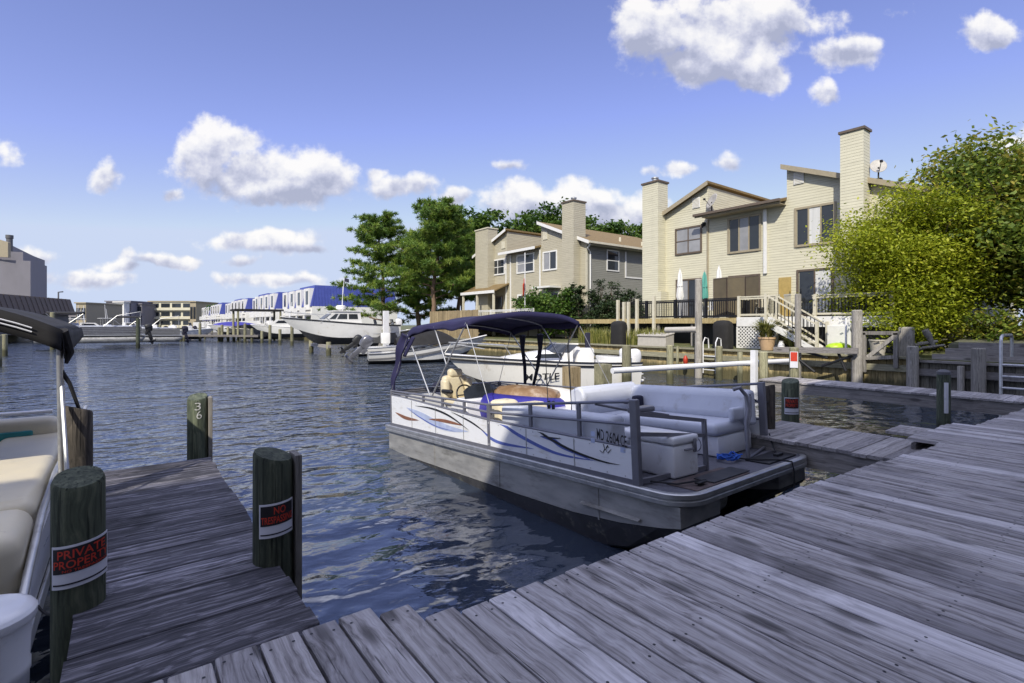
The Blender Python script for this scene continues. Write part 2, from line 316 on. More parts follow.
# ---------------------------------------------------------------- builders
class MB:
    """collects shapes for ONE mesh object (points in world metres)"""
    def __init__(s): s.v = []; s.f = []; s.mi = []; s.rn = []; s.cm = 0; s.cr = None
    def add(s, vs, fs):
        b = len(s.v); s.v += [tuple(q) for q in vs]
        r = random.random() if s.cr is None else s.cr
        for f in fs: s.f.append([b + i for i in f]); s.mi.append(s.cm); s.rn.append(r)
        return s
    def box(s, x0, x1, y0, y1, z0, z1, c=0.):
        if c: return s.cbox(x0, x1, y0, y1, z0, z1, c)
        v = [(x, y, z) for z in (z0, z1) for y in (y0, y1) for x in (x0, x1)]
        return s.add(v, [(0, 2, 3, 1), (4, 5, 7, 6), (0, 1, 5, 4), (2, 6, 7, 3), (0, 4, 6, 2), (1, 3, 7, 5)])
    def cbox(s, x0, x1, y0, y1, z0, z1, c, seg=2):
        """box with rounded edges"""
        bm = bmesh.new(); bmesh.ops.create_cube(bm, size=1)
        for v in bm.verts: v.co = ((x0 + x1) / 2 + v.co.x * (x1 - x0), (y0 + y1) / 2 + v.co.y * (y1 - y0), (z0 + z1) / 2 + v.co.z * (z1 - z0))
        bmesh.ops.bevel(bm, geom=bm.edges[:], offset=min(c, .49 * min(abs(x1 - x0), abs(y1 - y0), abs(z1 - z0))), segments=seg, profile=.5, affect='EDGES')
        return s.bm(bm)
    def bm(s, bm, mtx=None):
        bm.verts.index_update()
        vs = [(mtx @ v.co) if mtx else v.co.copy() for v in bm.verts]
        s.add(vs, [[v.index for v in f.verts] for f in bm.faces]); bm.free(); return s
    def prism(s, poly, axis, a, b):
        """polygon (two coordinates) extruded along axis from a to b"""
        n = len(poly)
        put = {'X': lambda p, t: (t, p[0], p[1]), 'Y': lambda p, t: (p[0], t, p[1]), 'Z': lambda p, t: (p[0], p[1], t)}[axis]
        vs = [put(p, a) for p in poly] + [put(p, b) for p in poly]
        return s.add(vs, [list(range(n))[::-1], list(range(n, 2 * n))] + [[i, (i + 1) % n, n + (i + 1) % n, n + i] for i in range(n)])
    def plate(s, pts, nrm, th):
        """flat outline in 3-D with real thickness along nrm"""
        n = len(pts); nv = Vector(nrm).normalized() * th
        vs = [Vector(p) for p in pts] + [Vector(p) + nv for p in pts]
        return s.add(vs, [list(range(n))[::-1], list(range(n, 2 * n))] + [[i, (i + 1) % n, n + (i + 1) % n, n + i] for i in range(n)])
    def tube(s, pts, r, n=8, cap=True, closed=False):
        pts = [Vector(p) for p in pts]; rs = r if isinstance(r, (list, tuple)) else [r] * len(pts)
        ring = []; up = None; m = len(pts)
        for i, p in enumerate(pts):
            d = (pts[(i + 1) % m] - pts[i - 1]) if closed else (pts[min(i + 1, m - 1)] - pts[max(i - 1, 0)])
            if d.length < 1e-9: d = Vector((0, 0, 1))
            d.normalize()
            if up is None: up = Vector((0, 0, 1)) if abs(d.z) < .9 else Vector((1, 0, 0))
            x = d.cross(up).normalized(); up = x.cross(d).normalized()
            ring.append([p + (x * math.cos(2 * math.pi * k / n) + up * math.sin(2 * math.pi * k / n)) * rs[i] for k in range(n)])
        fs = []
        for i in range(m if closed else m - 1):
            j = (i + 1) % m
            for k in range(n): fs.append((i * n + k, i * n + (k + 1) % n, j * n + (k + 1) % n, j * n + k))
        if cap and not closed: fs += [list(range(n))[::-1], list(range((m - 1) * n, m * n))]
        return s.add([q for rr in ring for q in rr], fs)
    def bar(s, a, b, w, h=None):
        """square-section bar between two points"""
        h = h or w; a = Vector(a); b = Vector(b); d = (b - a).normalized()
        up = Vector((0, 0, 1)) if abs(d.z) < .95 else Vector((0, 1, 0))
        x = d.cross(up).normalized() * w / 2; y = x.cross(d).normalized() * h / 2
        vs = [p + sx * x + sy * y for p in (a, b) for sx, sy in ((-1, -1), (1, -1), (1, 1), (-1, 1))]
        return s.add(vs, [(3, 2, 1, 0), (4, 5, 6, 7)] + [(i, (i + 1) % 4, 4 + (i + 1) % 4, 4 + i) for i in range(4)])
    def lathe(s, c, prof, n=20, axis='Z', sx=1., sy=1.):
        """profile of (radius, height) turned round an axis through c"""
        vs = []
        for r, h in prof:
            for k in range(n):
                a = 2 * math.pi * k / n; p = (r * math.cos(a) * sx, r * math.sin(a) * sy, h)
                if axis == 'X': p = (p[2], p[0], p[1])
                if axis == 'Y': p = (p[0], p[2], p[1])
                vs.append((c[0] + p[0], c[1] + p[1], c[2] + p[2]))
        fs = [(i * n + k, i * n + (k + 1) % n, (i + 1) * n + (k + 1) % n, (i + 1) * n + k) for i in range(len(prof) - 1) for k in range(n)]
        fs += [list(range(n))[::-1], list(range((len(prof) - 1) * n, len(prof) * n))]
        return s.add(vs, fs)
    def grid(s, fn, nu, nv, thick=None):
        """surface fn(u,v), u,v in 0..1"""
        vs = [fn(i / nu, j / nv) for j in range(nv + 1) for i in range(nu + 1)]
        fs = [(j * (nu + 1) + i, j * (nu + 1) + i + 1, (j + 1) * (nu + 1) + i + 1, (j + 1) * (nu + 1) + i) for j in range(nv) for i in range(nu)]
        return s.add(vs, fs)
    def build(s, name, mats, parent=None, smooth=False, bevel=0, local=False, solid=0, sub=0):
        me = bpy.data.meshes.new(name); off = Vector((0, 0, 0))
        if parent is not None and not local: off = world_loc(parent)
        me.from_pydata([(x - off.x, y - off.y, z - off.z) for x, y, z in s.v], [], s.f)
        if not isinstance(mats, (list, tuple)): mats = [mats]
        for m in mats: me.materials.append(m)
        if len(mats) > 1: me.polygons.foreach_set('material_index', s.mi)
        at = me.attributes.new('rnd', 'FLOAT_VECTOR', 'FACE')
        at.data.foreach_set('vector', np.repeat(np.array(s.rn, dtype=np.float32), 3))
        bm = bmesh.new(); bm.from_mesh(me); bmesh.ops.recalc_face_normals(bm, faces=bm.faces); bm.to_mesh(me); bm.free()
        o = bpy.data.objects.new(name, me); col.objects.link(o)
        if parent is not None: o.parent = parent
        if smooth:
            me.polygons.foreach_set('use_smooth', [True] * len(me.polygons)); me.set_sharp_from_angle(angle=R(smooth if smooth is not True else 40))
        if bevel:
            md = o.modifiers.new('b', 'BEVEL'); md.width = bevel; md.segments = 2; md.limit_method = 'ANGLE'
        if solid:
            md = o.modifiers.new('s', 'SOLIDIFY'); md.thickness = solid; md.offset = 0
        if sub:
            md = o.modifiers.new('u', 'SUBSURF'); md.levels = sub; md.render_levels = sub
        return o
def world_loc(o):
    p = Vector((0, 0, 0))
    while o is not None: p = p + o.location; o = o.parent
    return p
def tag(o, label=None, cat=None, group=None, kind=None):
    if label: o['label'] = label
    if cat: o['category'] = cat
    if group: o['group'] = group
    if kind: o['kind'] = kind
    return o
def thing(name, label, cat, loc=(0, 0, 0), group=None, rot=(0, 0, 0)):
    o = bpy.data.objects.new(name, None); col.objects.link(o); o.empty_display_size = .2
    o.location = loc; o.rotation_euler = rot
    return tag(o, label, cat, group)
def structure(o): o['kind'] = 'structure'; return o
def copy_tree(o, parent=None):
    c = o.copy(); col.objects.link(c); c.parent = parent
    for ch in list(o.children): copy_tree(ch, c)
    return c
def fast_mesh(name, verts, faces_n, rnd, m, parent=None):
    """numpy quads/tris: verts (N*k,3), k corners per face"""
    k = faces_n; nf = len(verts) // k
    me = bpy.data.meshes.new(name)
    me.vertices.add(len(verts)); me.vertices.foreach_set('co', np.asarray(verts, dtype=np.float32).ravel())
    me.loops.add(nf * k); me.loops.foreach_set('vertex_index', np.arange(nf * k, dtype=np.int32))
    me.polygons.add(nf); me.polygons.foreach_set('loop_start', np.arange(0, nf * k, k, dtype=np.int32))
    at = me.attributes.new('rnd', 'FLOAT_VECTOR', 'FACE'); at.data.foreach_set('vector', np.repeat(np.asarray(rnd, dtype=np.float32), 3))
    me.materials.append(m); me.update(calc_edges=True); me.validate()
    o = bpy.data.objects.new(name, me); col.objects.link(o)
    if parent is not None: o.parent = parent
    return o
_TXT = {}
def text_tris(txt, bold=0.0):
    """flat text outline filled, normalised to height 1 and starting at x = 0"""
    key = (txt, bold)
    if key not in _TXT:
        cu = bpy.data.curves.new('t', 'FONT'); cu.body = txt; cu.resolution_u = 3; cu.offset = bold; cu.fill_mode = 'FRONT'
        o = bpy.data.objects.new('t', cu); col.objects.link(o)
        dg = bpy.context.evaluated_depsgraph_get(); me = bpy.data.meshes.new_from_object(o.evaluated_get(dg))
        vs = [v.co.copy() for v in me.vertices]; fs = [list(p.vertices) for p in me.polygons]
        bpy.data.objects.remove(o); bpy.data.curves.remove(cu); bpy.data.meshes.remove(me)
        x0 = min(v.x for v in vs); x1 = max(v.x for v in vs); y0 = min(v.y for v in vs); y1 = max(v.y for v in vs)
        _TXT[key] = ([((v.x - x0) / (x1 - x0), (v.y - y0) / (y1 - y0)) for v in vs], fs, (x1 - x0) / (y1 - y0))
    return _TXT[key]
def lettering(mb, txt, fn, u0, u1, v0, v1, bold=.0):
    vs, fs, _ = text_tris(txt, bold)
    mb.add([fn(u0 + a * (u1 - u0), v0 + b * (v1 - v0)) for a, b in vs], fs)
# sight lines used to read real positions off the photograph
CY, SY = math.cos(YAW), math.sin(YAW)
def on_X(px, py, X):
    a = (px - 512) / FPX; t = X / (a * CY + SY); return (X, t * (CY - a * SY), EYE - (py - HOR) / FPX * t)
def on_Y(px, py, Y):
    a = (px - 512) / FPX; t = Y / (CY - a * SY); return (t * (a * CY + SY), Y, EYE - (py - HOR) / FPX * t)
def on_Z(px, py, Z):
    t = (EYE - Z) * FPX / (py - HOR); a = (px - 512) / FPX; return (t * (a * CY + SY), t * (CY - a * SY), Z)
# ---------------------------------------------------------------- setting: water, land, bulkheads
def water_mat():
    m, t, bs = newmat('canal_water')
    co = t.node('ShaderNodeTexCoord').outputs['Object']
    pset(bs, Roughness=.03, IOR=1.75); bs.inputs['Base Color'].default_value = (.032, .044, .066, 1)
    bs.inputs['Specular IOR Level'].default_value = 1.
    rot = t.node('ShaderNodeMapping'); t.put(rot.inputs[0], co); rot.inputs['Rotation'].default_value = (0, 0, R(25)); rot.inputs['Scale'].default_value = (1, 1.5, 1)
    v = rot.outputs[0]
    w = t.noise(v, .55, 2, .5)
    n1 = t.noise(v, 1.7, 1., .4, .4); n2 = t.noise(v, 3.9, 2, .45, .4)
    n3 = t.noise(v, 11., 3, .5)
    x, y, z = t.xyz(co)
    h = t.math('ADD', t.math('ADD', t.math('MULTIPLY', n1, 1.), t.math('MULTIPLY', n2, t.mapr(y, 3., 14., .2, .42))), t.math('MULTIPLY', n3, .03))
    h = t.math('MULTIPLY', h, t.mapr(w, .3, .7, .55, 1.25))
    # less wind in the slip between the docks and the boat
    x, y, z = t.xyz(co)
    b = t.node('ShaderNodeBump'); b.inputs['Strength'].default_value = 1.
    b.inputs['Distance'].default_value = .19
    t.l.new(t.math('MULTIPLY', h, t.mapr(y, 3., 14., .34, .85)), b.inputs['Height']); t.l.new(b.outputs[0], bs.inputs['Normal'])
    return m
M_WATER = water_mat()
structure(MB().add([(-1500, -300, 0), (1500, -300, 0), (1500, 3000, 0), (-1500, 3000, 0)], [(0, 1, 2, 3)]).build('water', M_WATER))
structure(MB().add([(-1500, -300, -3), (1500, -300, -3), (1500, 3000, -3), (-1500, 3000, -3)], [(0, 1, 2, 3)]).build('canal_bed', M_LAND))
structure(MB().box(20.62, 400, -60, 420, -2.5, 1.22).build('right_bank_ground', M_GRASS))
structure(MB().box(-500, -12.2, 22, 420, -2.5, 1.0).build('left_bank_ground', M_LAND))
structure(MB().box(-12.2, 20.6, 216, 420, -2.5, 1.0).build('far_bank_ground', M_LAND))
structure(MB().box(-60, 19.2, -60, -1.05, -2.5, .9).build('near_bank_ground', M_LAND))
# ground rises to the houses
structure(MB().prism([(21.7, 1.222), (24.0, 1.42), (60, 1.6), (60, 1.0), (21.7, 1.0)], 'Y', -40, 74).build('yard_ground', M_GRASS))

def bulkhead(name, label, y0, y1, m, cap, x=20.5, top=1.2, step=.22, low=-1.2):
    t = thing(name, label, 'bulkhead', (x, (y0 + y1) / 2, 0))
    b = MB(); y = y0
    while y < y1:
        d = random.uniform(0, .03); b.box(x - .05 + d, x + .1, y + .006, min(y + step, y1) - .004, low, top - .02); y += step
    b.build('sheet_boards', m, t)
    c = MB(); c.box(x - .17, x + .18, y0, y1, top, top + .07); c.build('cap_board', cap, t)
    w = MB(); w.box(x - .2, x - .052, y0, y1, top - .42, top - .2); w.build('waler', cap, t)
    return t
bulkhead('bulkhead', 'sunlit tan board bulkhead along the bank below the deck with the lattice skirt', 5.2, 34, W_BULK, W_CAP)
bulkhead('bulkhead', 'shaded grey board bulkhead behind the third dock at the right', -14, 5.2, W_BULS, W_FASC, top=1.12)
bulkhead('bulkhead', 'distant yellowish bulkhead beneath the white boat hanging on its lift', 34, 120, W_BULK, W_CAP, step=.4)
# stepped retaining timbers on the shaded stretch
rt = MB()
for k in range(3): rt.box(20.66 + k * .14, 21.0 + k * .14, -14, 4.9 - k * .3, 1.2 + k * .19, 1.385 + k * .19)
tag(rt.build('retaining_wall', W_FASC), 'low stepped wall of stacked grey timbers under the big dark tree', 'retaining wall')
structure(MB().prism([(21.2, 1.70), (24.5, 2.0), (40, 2.2), (40, 1.0), (21.2, 1.0)], 'Y', -40, 4.6).build('garden_ground', M_LAND))

# ---------------------------------------------------------------- docks
def plank_profile(b, axis, a0, a1, t0, t1, z1, th=.038, c=.005):
    """one board with eased top edges; axis = its length direction, a0..a1 across"""
    poly = [(a0, z1 - th), (a1, z1 - th), (a1, z1 - c), (a1 - c, z1), (a0 + c, z1), (a0, z1 - c)]
    if axis == 'Y': b.prism(poly, 'Y', t0, t1)
    else: b.prism(poly, 'X', t0, t1)
EDGE = [(-4, 2.27), (.95, 2.26), (1.0, 2.10), (1.25, 1.985), (2.6, 1.92), (4.34, 1.84), (5.6, 1.74), (6.4, 1.66), (7.05, 1.60), (7.1, 1.92), (8.6, 1.86), (8.7, 1.62), (16, 1.2)]
def edge_at(x):
    for (xa, ya), (xb, yb) in zip(EDGE, EDGE[1:]):
        if xa <= x <= xb: return ya + (yb - ya) * (x - xa) / (xb - xa)
    return 1.2
ZD = 1.05
dk = thing('dock', 'wide weathered grey plank dock filling the lower right foreground', 'dock', (3, 0, 0))
db = MB(); x = -3.9; screws = []
while x < 15:
    w = .143 + random.uniform(-.004, .004); yb = edge_at(x + w / 2) + random.uniform(-.012, .012)
    db.cr = random.random(); dz = random.uniform(-.004, .004)
    db.cm = 0; plank_profile(db, 'Y', x, x + w, -1.0, yb, ZD + dz)
    db.cm = 1
    for jy in (yb - .06, 1.28, .66, .05, -.55):
        for sx in (.03, w - .03):
            if random.random() < .9:
                cx, cy, rr = x + sx + random.uniform(-.006, .006), jy + random.uniform(-.02, .02), .0068
                db.add([(cx + rr * math.cos(q), cy + rr * math.sin(q), ZD + dz + .0012) for q in [k * math.pi / 3 for k in range(6)]], [(0, 1, 2, 3, 4, 5)])
    x += w + .0125
db.build('deck_boards', [W_MAIN, M_SCREW], dk)
fb = MB()
for (xa, ya), (xb, yb) in zip(EDGE, EDGE[1:]):
    if xb - xa > .2: fb.add([(xa, ya - .05, ZD - .3), (xb, yb - .05, ZD - .3), (xb, yb - .05, ZD - .045), (xa, ya - .05, ZD - .045), (xa, ya - .09, ZD - .3), (xb, yb - .09, ZD - .3), (xb, yb - .09, ZD - .045), (xa, ya - .09, ZD - .045)],
                            [(0, 1, 2, 3), (5, 4, 7, 6), (3, 2, 6, 7), (1, 0, 4, 5), (0, 3, 7, 4), (2, 1, 5, 6)])
fb.build('fascia', W_FASX, dk)
for px in (1.6, 4.6, 9.2, 12.5): MB().lathe((px, edge_at(px) - .3, 0), [(.13, -2.5), (.125, ZD - .05)], 14).build('support_pile', W_PILE, dk, True)

def finger(label, x0, x1, y0, y1, z, m, fm, wmin, wmax, gap=.006, jag=.01):
    t = thing('finger_dock', label, 'dock', ((x0 + x1) / 2, (y0 + y1) / 2, 0))
    b = MB(); y = y0; n = 0
    while y < y1 - .03:
        w = min(random.uniform(wmin, wmax), y1 - y); b.cr = random.random()
        plank_profile(b, 'X', y, y + w, x0 + random.uniform(-jag, jag), x1 + random.uniform(-jag, jag), z + random.uniform(-.003, .003)); y += w + gap
    b.build('deck_boards', m, t)
    for xs in (x0 + .03, x1 - .07):
        MB().box(xs, xs + .04, y0, y1 - .02, z - .28, z - .042).build('stringer', fm, t)
    MB().box(x0 + .03, x1 - .03, y1 - .06, y1 - .02, z - .279, z - .043).build('end_board', W_FASX, t)
    return t
finger('dark stained finger dock between the cream boat and the open water', -.2, .72, .3, 6.22, .945, W_FING, W_FASC, .15, .19)
finger('short grey finger dock on the far side of the big pontoon boat', 6.42, 7.7, -.2, 3.6, .93, W_FINR, W_FASC, .14, .15)
finger('long grey finger dock crossing in front of the board bulkhead', 12.75, 13.85, -4, 6.5, .96, W_FINR, W_FASC, .14, .15)
# small lower landing beside the main dock
st = MB()
for k in range(4): st.cr = random.random(); plank_profile(st, 'Y', 7.78 + k * .15, 7.92 + k * .15, -.2, 2.32, .985)
tag(st.build('dock_step', W_FINR), 'short lower grey plank landing where the small finger dock meets the wide dock', 'dock step')

# ---------------------------------------------------------------- piles and their signs
def pile(label, x, y, top, r, m, group=None, board=None, name='dock_pile', tilt=.03, n=22, crown=True):
    b = MB(); b.cr = random.random()
    ph = random.uniform(0, 6.28); vs = []; rows = [-2.5, 0, .5, top - .35, top - .02, top]
    for i, z in enumerate(rows):
        for k in range(n):
            a = 2 * math.pi * k / n
            rr = r * (1 + .018 * math.sin(2 * a + ph) + .008 * math.sin(5 * a + ph * 2)) * (1.0 if i < 5 else .93) * (1.04 - .03 * i / 4)
            zz = z + (tilt * math.cos(a + ph) if i >= 4 else 0)
            vs.append((x + rr * math.cos(a), y + rr * math.sin(a), zz))
    fs = [(i * n + k, i * n + (k + 1) % n, (i + 1) * n + (k + 1) % n, (i + 1) * n + k) for i in range(len(rows) - 1) for k in range(n)]
    fs.append(list(range((len(rows) - 1) * n, len(rows) * n)))
    b.add(vs, fs)
    if board is None:
        return tag(b.build(name, m, None, True), label, 'dock pile', group)
    t = thing(name, label, 'dock pile', (x, y, 0), group); b.build('post', m, t, True)
    bb = MB(); bb.box(x + r * .96, x + r * .96 + .038, y - .09, y + .06, .2, top - .01, .004); bb.build('rub_board', W_GREY, t)
    return t
pile('thick green pile wrapped with the PRIVATE PROPERTY sign, left foreground', -.185, 3.35, 1.585, .107, W_PILE)
pile('dark brown pile behind the cream boat canopy leg', -.30, 5.37, 1.675, .092, W_PILB)
p36 = pile('slim dark pile with white painted 36 at the end of the dark finger dock', .63, 6.5, 1.56, .098, W_PILE, board=True)
pile('thick green pile carrying the NO TRESPASSING sign beside the dark finger dock', .705, 3.29, 1.575, .109, W_PILE, board=True)
pile('dark green pile with a small red sign at the end of the short finger dock', 8.06, 3.62, 1.49, .12, W_PILE)
pile('dark pile standing close behind the boat bench seat', 7.0, 3.45, 1.5, .10, W_PILB)
gp = thing('dock_pile', 'pile with a white depth strip and pale cap beside the long grey finger dock', 'dock pile', (12.02, 2.68, 0))
MB().lathe((12.02, 2.68, 0), [(.108, -2.5), (.103, 1.42)], 18).build('post', W_PILE, gp, True)
MB().lathe((12.02, 2.68, 1.42), [(.106, 0), (.106, .05), (.05, .09)], 18).build('cap', M_GREYD, gp, True)
ga = math.atan2(-2.68, -12.02) + .35
MB().prism([(12.02 + q * math.cos(ga + d), 2.68 + q * math.sin(ga + d)) for q, d in ((.106, -.3), (.112, -.3), (.114, 0), (.112, .3), (.106, .3))], 'Z', .72, 1.28).build('strip', M_WHITEP, gp)

def ring_fn(x, y, r, a0, z0, tilt=0):
    """u = metres round the pile from the angle a0 (to the right as seen), v = height"""
    return lambda u, v: (x + r * math.cos(a0 + u / r), y + r * math.sin(a0 + u / r), z0 + v + tilt * u)
def face_angle(x, y): return math.atan2(-y, -x)
def sign_on_pile(label, x, y, r, dang, z0, w, h, lines, tilt, strip=(.05, .30), frame=True):
    a0 = face_angle(x, y) + dang; f = [ring_fn(x, y, r + q, a0, z0, tilt) for q in (.001, .004, .006, .0075)]
    t = thing('sign', label, 'sign', (x, y, z0))
    def sheet(q0, q1, u0, u1, v0, v1):
        b = MB(); n = 18
        vs = [f[q](u0 + (u1 - u0) * i / n, v) for q in (q0, q1) for v in (v0, v1) for i in range(n + 1)]; m = n + 1
        fs = []
        for i in range(n):
            fs += [(2 * m + i, 2 * m + i + 1, 3 * m + i + 1, 3 * m + i), (i + 1, i, m + i, m + i + 1), (m + i, 3 * m + i, 3 * m + i + 1, m + i + 1)[::-1], (i, i + 1, 2 * m + i + 1, 2 * m + i)[::-1]]
        fs += [(0, m, 3 * m, 2 * m), (m - 1, 2 * m - 1, 4 * m - 1, 3 * m - 1)]
        return b.add(vs, fs)
    sheet(0, 1, -w / 2, w / 2, 0, h).build('panel', M_SIGNW, t)
    e = .008
    bk = sheet(1, 2, -w / 2 + e, w / 2 - e, h * (strip[1] + .06), h - e * 1.4); bk.build('black_field', M_SIGNK, t)
    sheet(1, 2, -w / 2 + e, w / 2 - e, h * .085, h * .12).build('border_line', M_SIGNK, t)
    for i, (txt, u0, u1, v0, v1) in enumerate(lines):
        b = MB(); lettering(b, txt, f[3], (-.5 + u0) * w, (-.5 + u1) * w, v0 * h, v1 * h, .012); b.build('lettering', M_RED, t)
    return t
sign_on_pile('black and red PRIVATE PROPERTY sign on the left foreground pile', -.185, 3.35, .1135, .12, 1.085, .262, .205,
             [('PRIVATE', .12, .90, .70, .90), ('PROPERTY', .05, .97, .475, .665), ('NO TRESPASSING', .2, .95, .385, .445)], .10)
sign_on_pile('black and red NO TRESPASSING sign on the pile beside the dark finger dock', .705, 3.29, .1155, .2, 1.12, .205, .195,
             [('NO', .40, .72, .68, .90), ('TRESPASSING', .06, .96, .42, .63)], .07)
sign_on_pile('small red and black PRIVATE PROPERTY sign on the pile behind the bench seat', 8.06, 3.62, .1275, .18, .995, .215, .25,
             [('PRIVATE', .1, .9, .68, .9), ('PROPERTY', .08, .92, .44, .64)], .02)
# brushed number on the far pile (digits lean a little, one above the other)
f36 = ring_fn(.63, 6.5, .1035, face_angle(.63, 6.5) - .05, 1.34, .05)
n36 = MB(); lettering(n36, '3', f36, -.022, .036, .085, .165, -.01); lettering(n36, '6', f36, -.005, .045, -.01, .075, -.01)
n36.build('painted_number', M_CHALK, p36)
# ---------------------------------------------------------------- boats
def outboard(name, parent, O, yaw, s=1., tilt=0., mc=None, label=None, cat=None, world=True):
    """outboard motor hung at O (top of transom), leg aft along heading yaw; tilt lifts the leg"""
    mc = mc or M_GREYP
    Mx = Matrix.Translation(O) @ Matrix.Rotation(yaw, 4, 'Z') @ Matrix.Rotation(-tilt, 4, 'Y') @ Matrix.Scale(s, 4)
    def w(mb): mb.v = [tuple(Mx @ Vector(q)) for q in mb.v]; return mb
    root = MB()     # cowl: lofted, leaning shell (x = aft)
    n = 16; rows = [(-.02, .17, .13, .02), (.12, .22, .16, .05), (.30, .24, .17, .07), (.44, .22, .16, .06), (.52, .15, .11, .03), (.55, .06, .05, 0)]
    vs = []
    for z, a, b, sh in rows:
        for k in range(n):
            q = 2 * math.pi * k / n; cx, sy_ = math.cos(q), math.sin(q)
            vs.append((.2 + sh + a * math.copysign(abs(cx) ** .7, cx), b * math.copysign(abs(sy_) ** .7, sy_), z + .05 * (sh - .03) * cx))
    fs = [(i * n + k, i * n + (k + 1) % n, (i + 1) * n + (k + 1) % n, (i + 1) * n + k) for i in range(len(rows) - 1) for k in range(n)] + [list(range(n))[::-1], list(range((len(rows) - 1) * n, len(rows) * n))]
    root.add(vs, fs); m = w(root).build('outboard_motor' if parent else name, mc, parent, True, local=parent is not None and not world)
    leg = MB(); leg.cbox(.08, .30, -.07, .07, -.62, 0, .04); leg.cbox(-.06, .1, -.1, .1, -.2, .06, .02); leg.box(.02, .42, -.1, .1, -.47, -.45)
    leg.lathe((-.02, 0, -.72), [(.02, -.02), (.06, .06), (.065, .3), (.04, .45)], 12, 'X'); leg.prism([(.05, -.75), (.3, -.75), (.22, -.95), (.12, -.95)], 'Y', -.012, .012); leg.cbox(.1, .26, -.04, .04, -.75, -.5, .02)
    for k in range(3):
        a = k * 2.094
        leg.add([(.44, .05 * math.cos(a), -.72 + .05 * math.sin(a)), (.40, .17 * math.cos(a - .4), -.72 + .17 * math.sin(a - .4)), (.42, .18 * math.cos(a + .2), -.72 + .18 * math.sin(a + .2)), (.47, .16 * math.cos(a + .5), -.72 + .16 * math.sin(a + .5))], [(0, 1, 2, 3)])
    w(leg)
    lo = MB(); lo.v, lo.f, lo.mi, lo.rn = leg.v, leg.f, leg.mi, leg.rn
    lo.build('lower_unit', mc, m if parent is None else m, True, local=parent is not None and not world)
    return m

# ---- the big pontoon boat (local frame: x from the near side, y towards the stern, z up; trimmed bow-up)
TH = R(3.2); PB0 = Vector((3.95, 2.62, 0))
pb = thing('pontoon_boat', 'white and grey pontoon boat with navy bimini top and blue swooshes beside the wide dock', 'boat', PB0, rot=(-TH, 0, 0))
PBM = Matrix.Translation(PB0) @ Matrix.Rotation(-TH, 4, 'X'); PBI = PBM.inverted()
def L(px, py, x):
    """photo sight line met with the boat's own lengthways plane x = const"""
    d = Vector(on_X(px, py, 10.)) - Vector((0, 0, EYE)); o = PBI @ Vector((0, 0, EYE)); dd = PBI.to_3x3() @ d
    t = (x - o.x) / dd.x; return o + dd * t
def P(mb, name, m, parent=None, smooth=False, **k): return mb.build(name, m, parent or pb, smooth, local=True, **k)
DZ = .80
# pontoons: flat-sided logs with a raked nose
def toon(x0, x1):
    st = [(.10, .50, .46), (.35, .45, .30), (.8, .385, .02), (1.5, .33, -.18), (2.5, .32, -.25), (6.2, .32, -.25), (6.5, .33, -.2)]
    xm = (x0 + x1) / 2; hw = (x1 - x0) / 2
    up = MB(); lo = MB(); vs = []; vl = []
    for y, zc, zk in st:
        vs += [(x0, y, .69), (x0, y, zc), (x1, y, zc), (x1, y, .69)]
        vl += [(x0 - .004, y, zc - .004), (x0 + hw * .25, y, zc + (zk - zc) * .7), (xm, y, zk), (x1 - hw * .25, y, zc + (zk - zc) * .7), (x1 + .004, y, zc - .004)]
    n = len(st)
    up.add(vs, [(i * 4 + k, i * 4 + k + 1, i * 4 + k + 5, i * 4 + k + 4) for i in range(n - 1) for k in (0, 1, 2)] + [(0, 1, 2, 3), (n * 4 - 4, n * 4 - 3, n * 4 - 2, n * 4 - 1)])
    # welded seams and a spray strake
    for y in (1.1, 2.9, 4.7): up.box(x0 - .006, x0, y, y + .02, .34, .69)
    up.prism([(x0 - .05, .47), (x0, .485), (x0, .45)], 'Y', .55, 1.35)
    lo.add(vl, [(i * 5 + k, i * 5 + k + 1, i * 5 + k + 6, i * 5 + k + 5) for i in range(n - 1) for k in range(4)] + [tuple(range(5)), tuple(range(n * 5 - 5, n * 5))])
    o = P(up, 'pontoon', M_TOON); P(lo, 'pontoon_bottom', M_TOOND, o)
toon(.05, .70); toon(1.90, 2.55)
b = MB(); b.cbox(1.02, 1.55, .45, 6.2, .25, .62, .16, 4); P(b, 'centre_tank', M_TOON, smooth=True)
b = MB()
for y in (.7, 1.6, 2.5, 3.4, 4.3, 5.2, 6.1): b.box(.2, 2.4, y, y + .06, .62, .7)
P(b, 'cross_beam', M_ALU)
def rpoly(x0, x1, y0, y1, r, n=6):
    pts = []
    for cx, cy, a0 in ((x0 + r, y0 + r, math.pi), (x1 - r, y0 + r, 1.5 * math.pi)):
        pts += [(cx + r * math.cos(a0 + .5 * math.pi * k / n), cy + r * math.sin(a0 + .5 * math.pi * k / n)) for k in range(n + 1)]
    return pts + [(x1, y1), (x0, y1)]
b = MB(); b.prism(rpoly(.02, 2.58, .02, 6.5, .28), 'Z', .70, .792); deck = P(b, 'deck', M_CARPET)
ring = rpoly(0, 2.6, 0, 6.52, .3); inn = rpoly(.06, 2.54, .06, 6.46, .25)
b = MB(); n = len(ring)
prof = [(0, .692), (-.012, .70), (-.012, .735), (0, .742), (0, .752), (-.012, .76), (-.012, .797), (0, .806), (.05, .806), (.05, .793)]
vs = []
for k, (x, y) in enumerate(ring):
    ix, iy = inn[k]; d = Vector((x - ix, y - iy)); d.normalize()
    vs += [(x - d.x * q, y - d.y * q, z) for q, z in prof]
m_ = len(prof)
b.add(vs, [(k * m_ + i, k * m_ + i + 1, ((k + 1) % n) * m_ + i + 1, ((k + 1) % n) * m_ + i) for k in range(n) for i in range(m_ - 1)])
P(b, 'rub_rail', M_ALU, deck, 30)
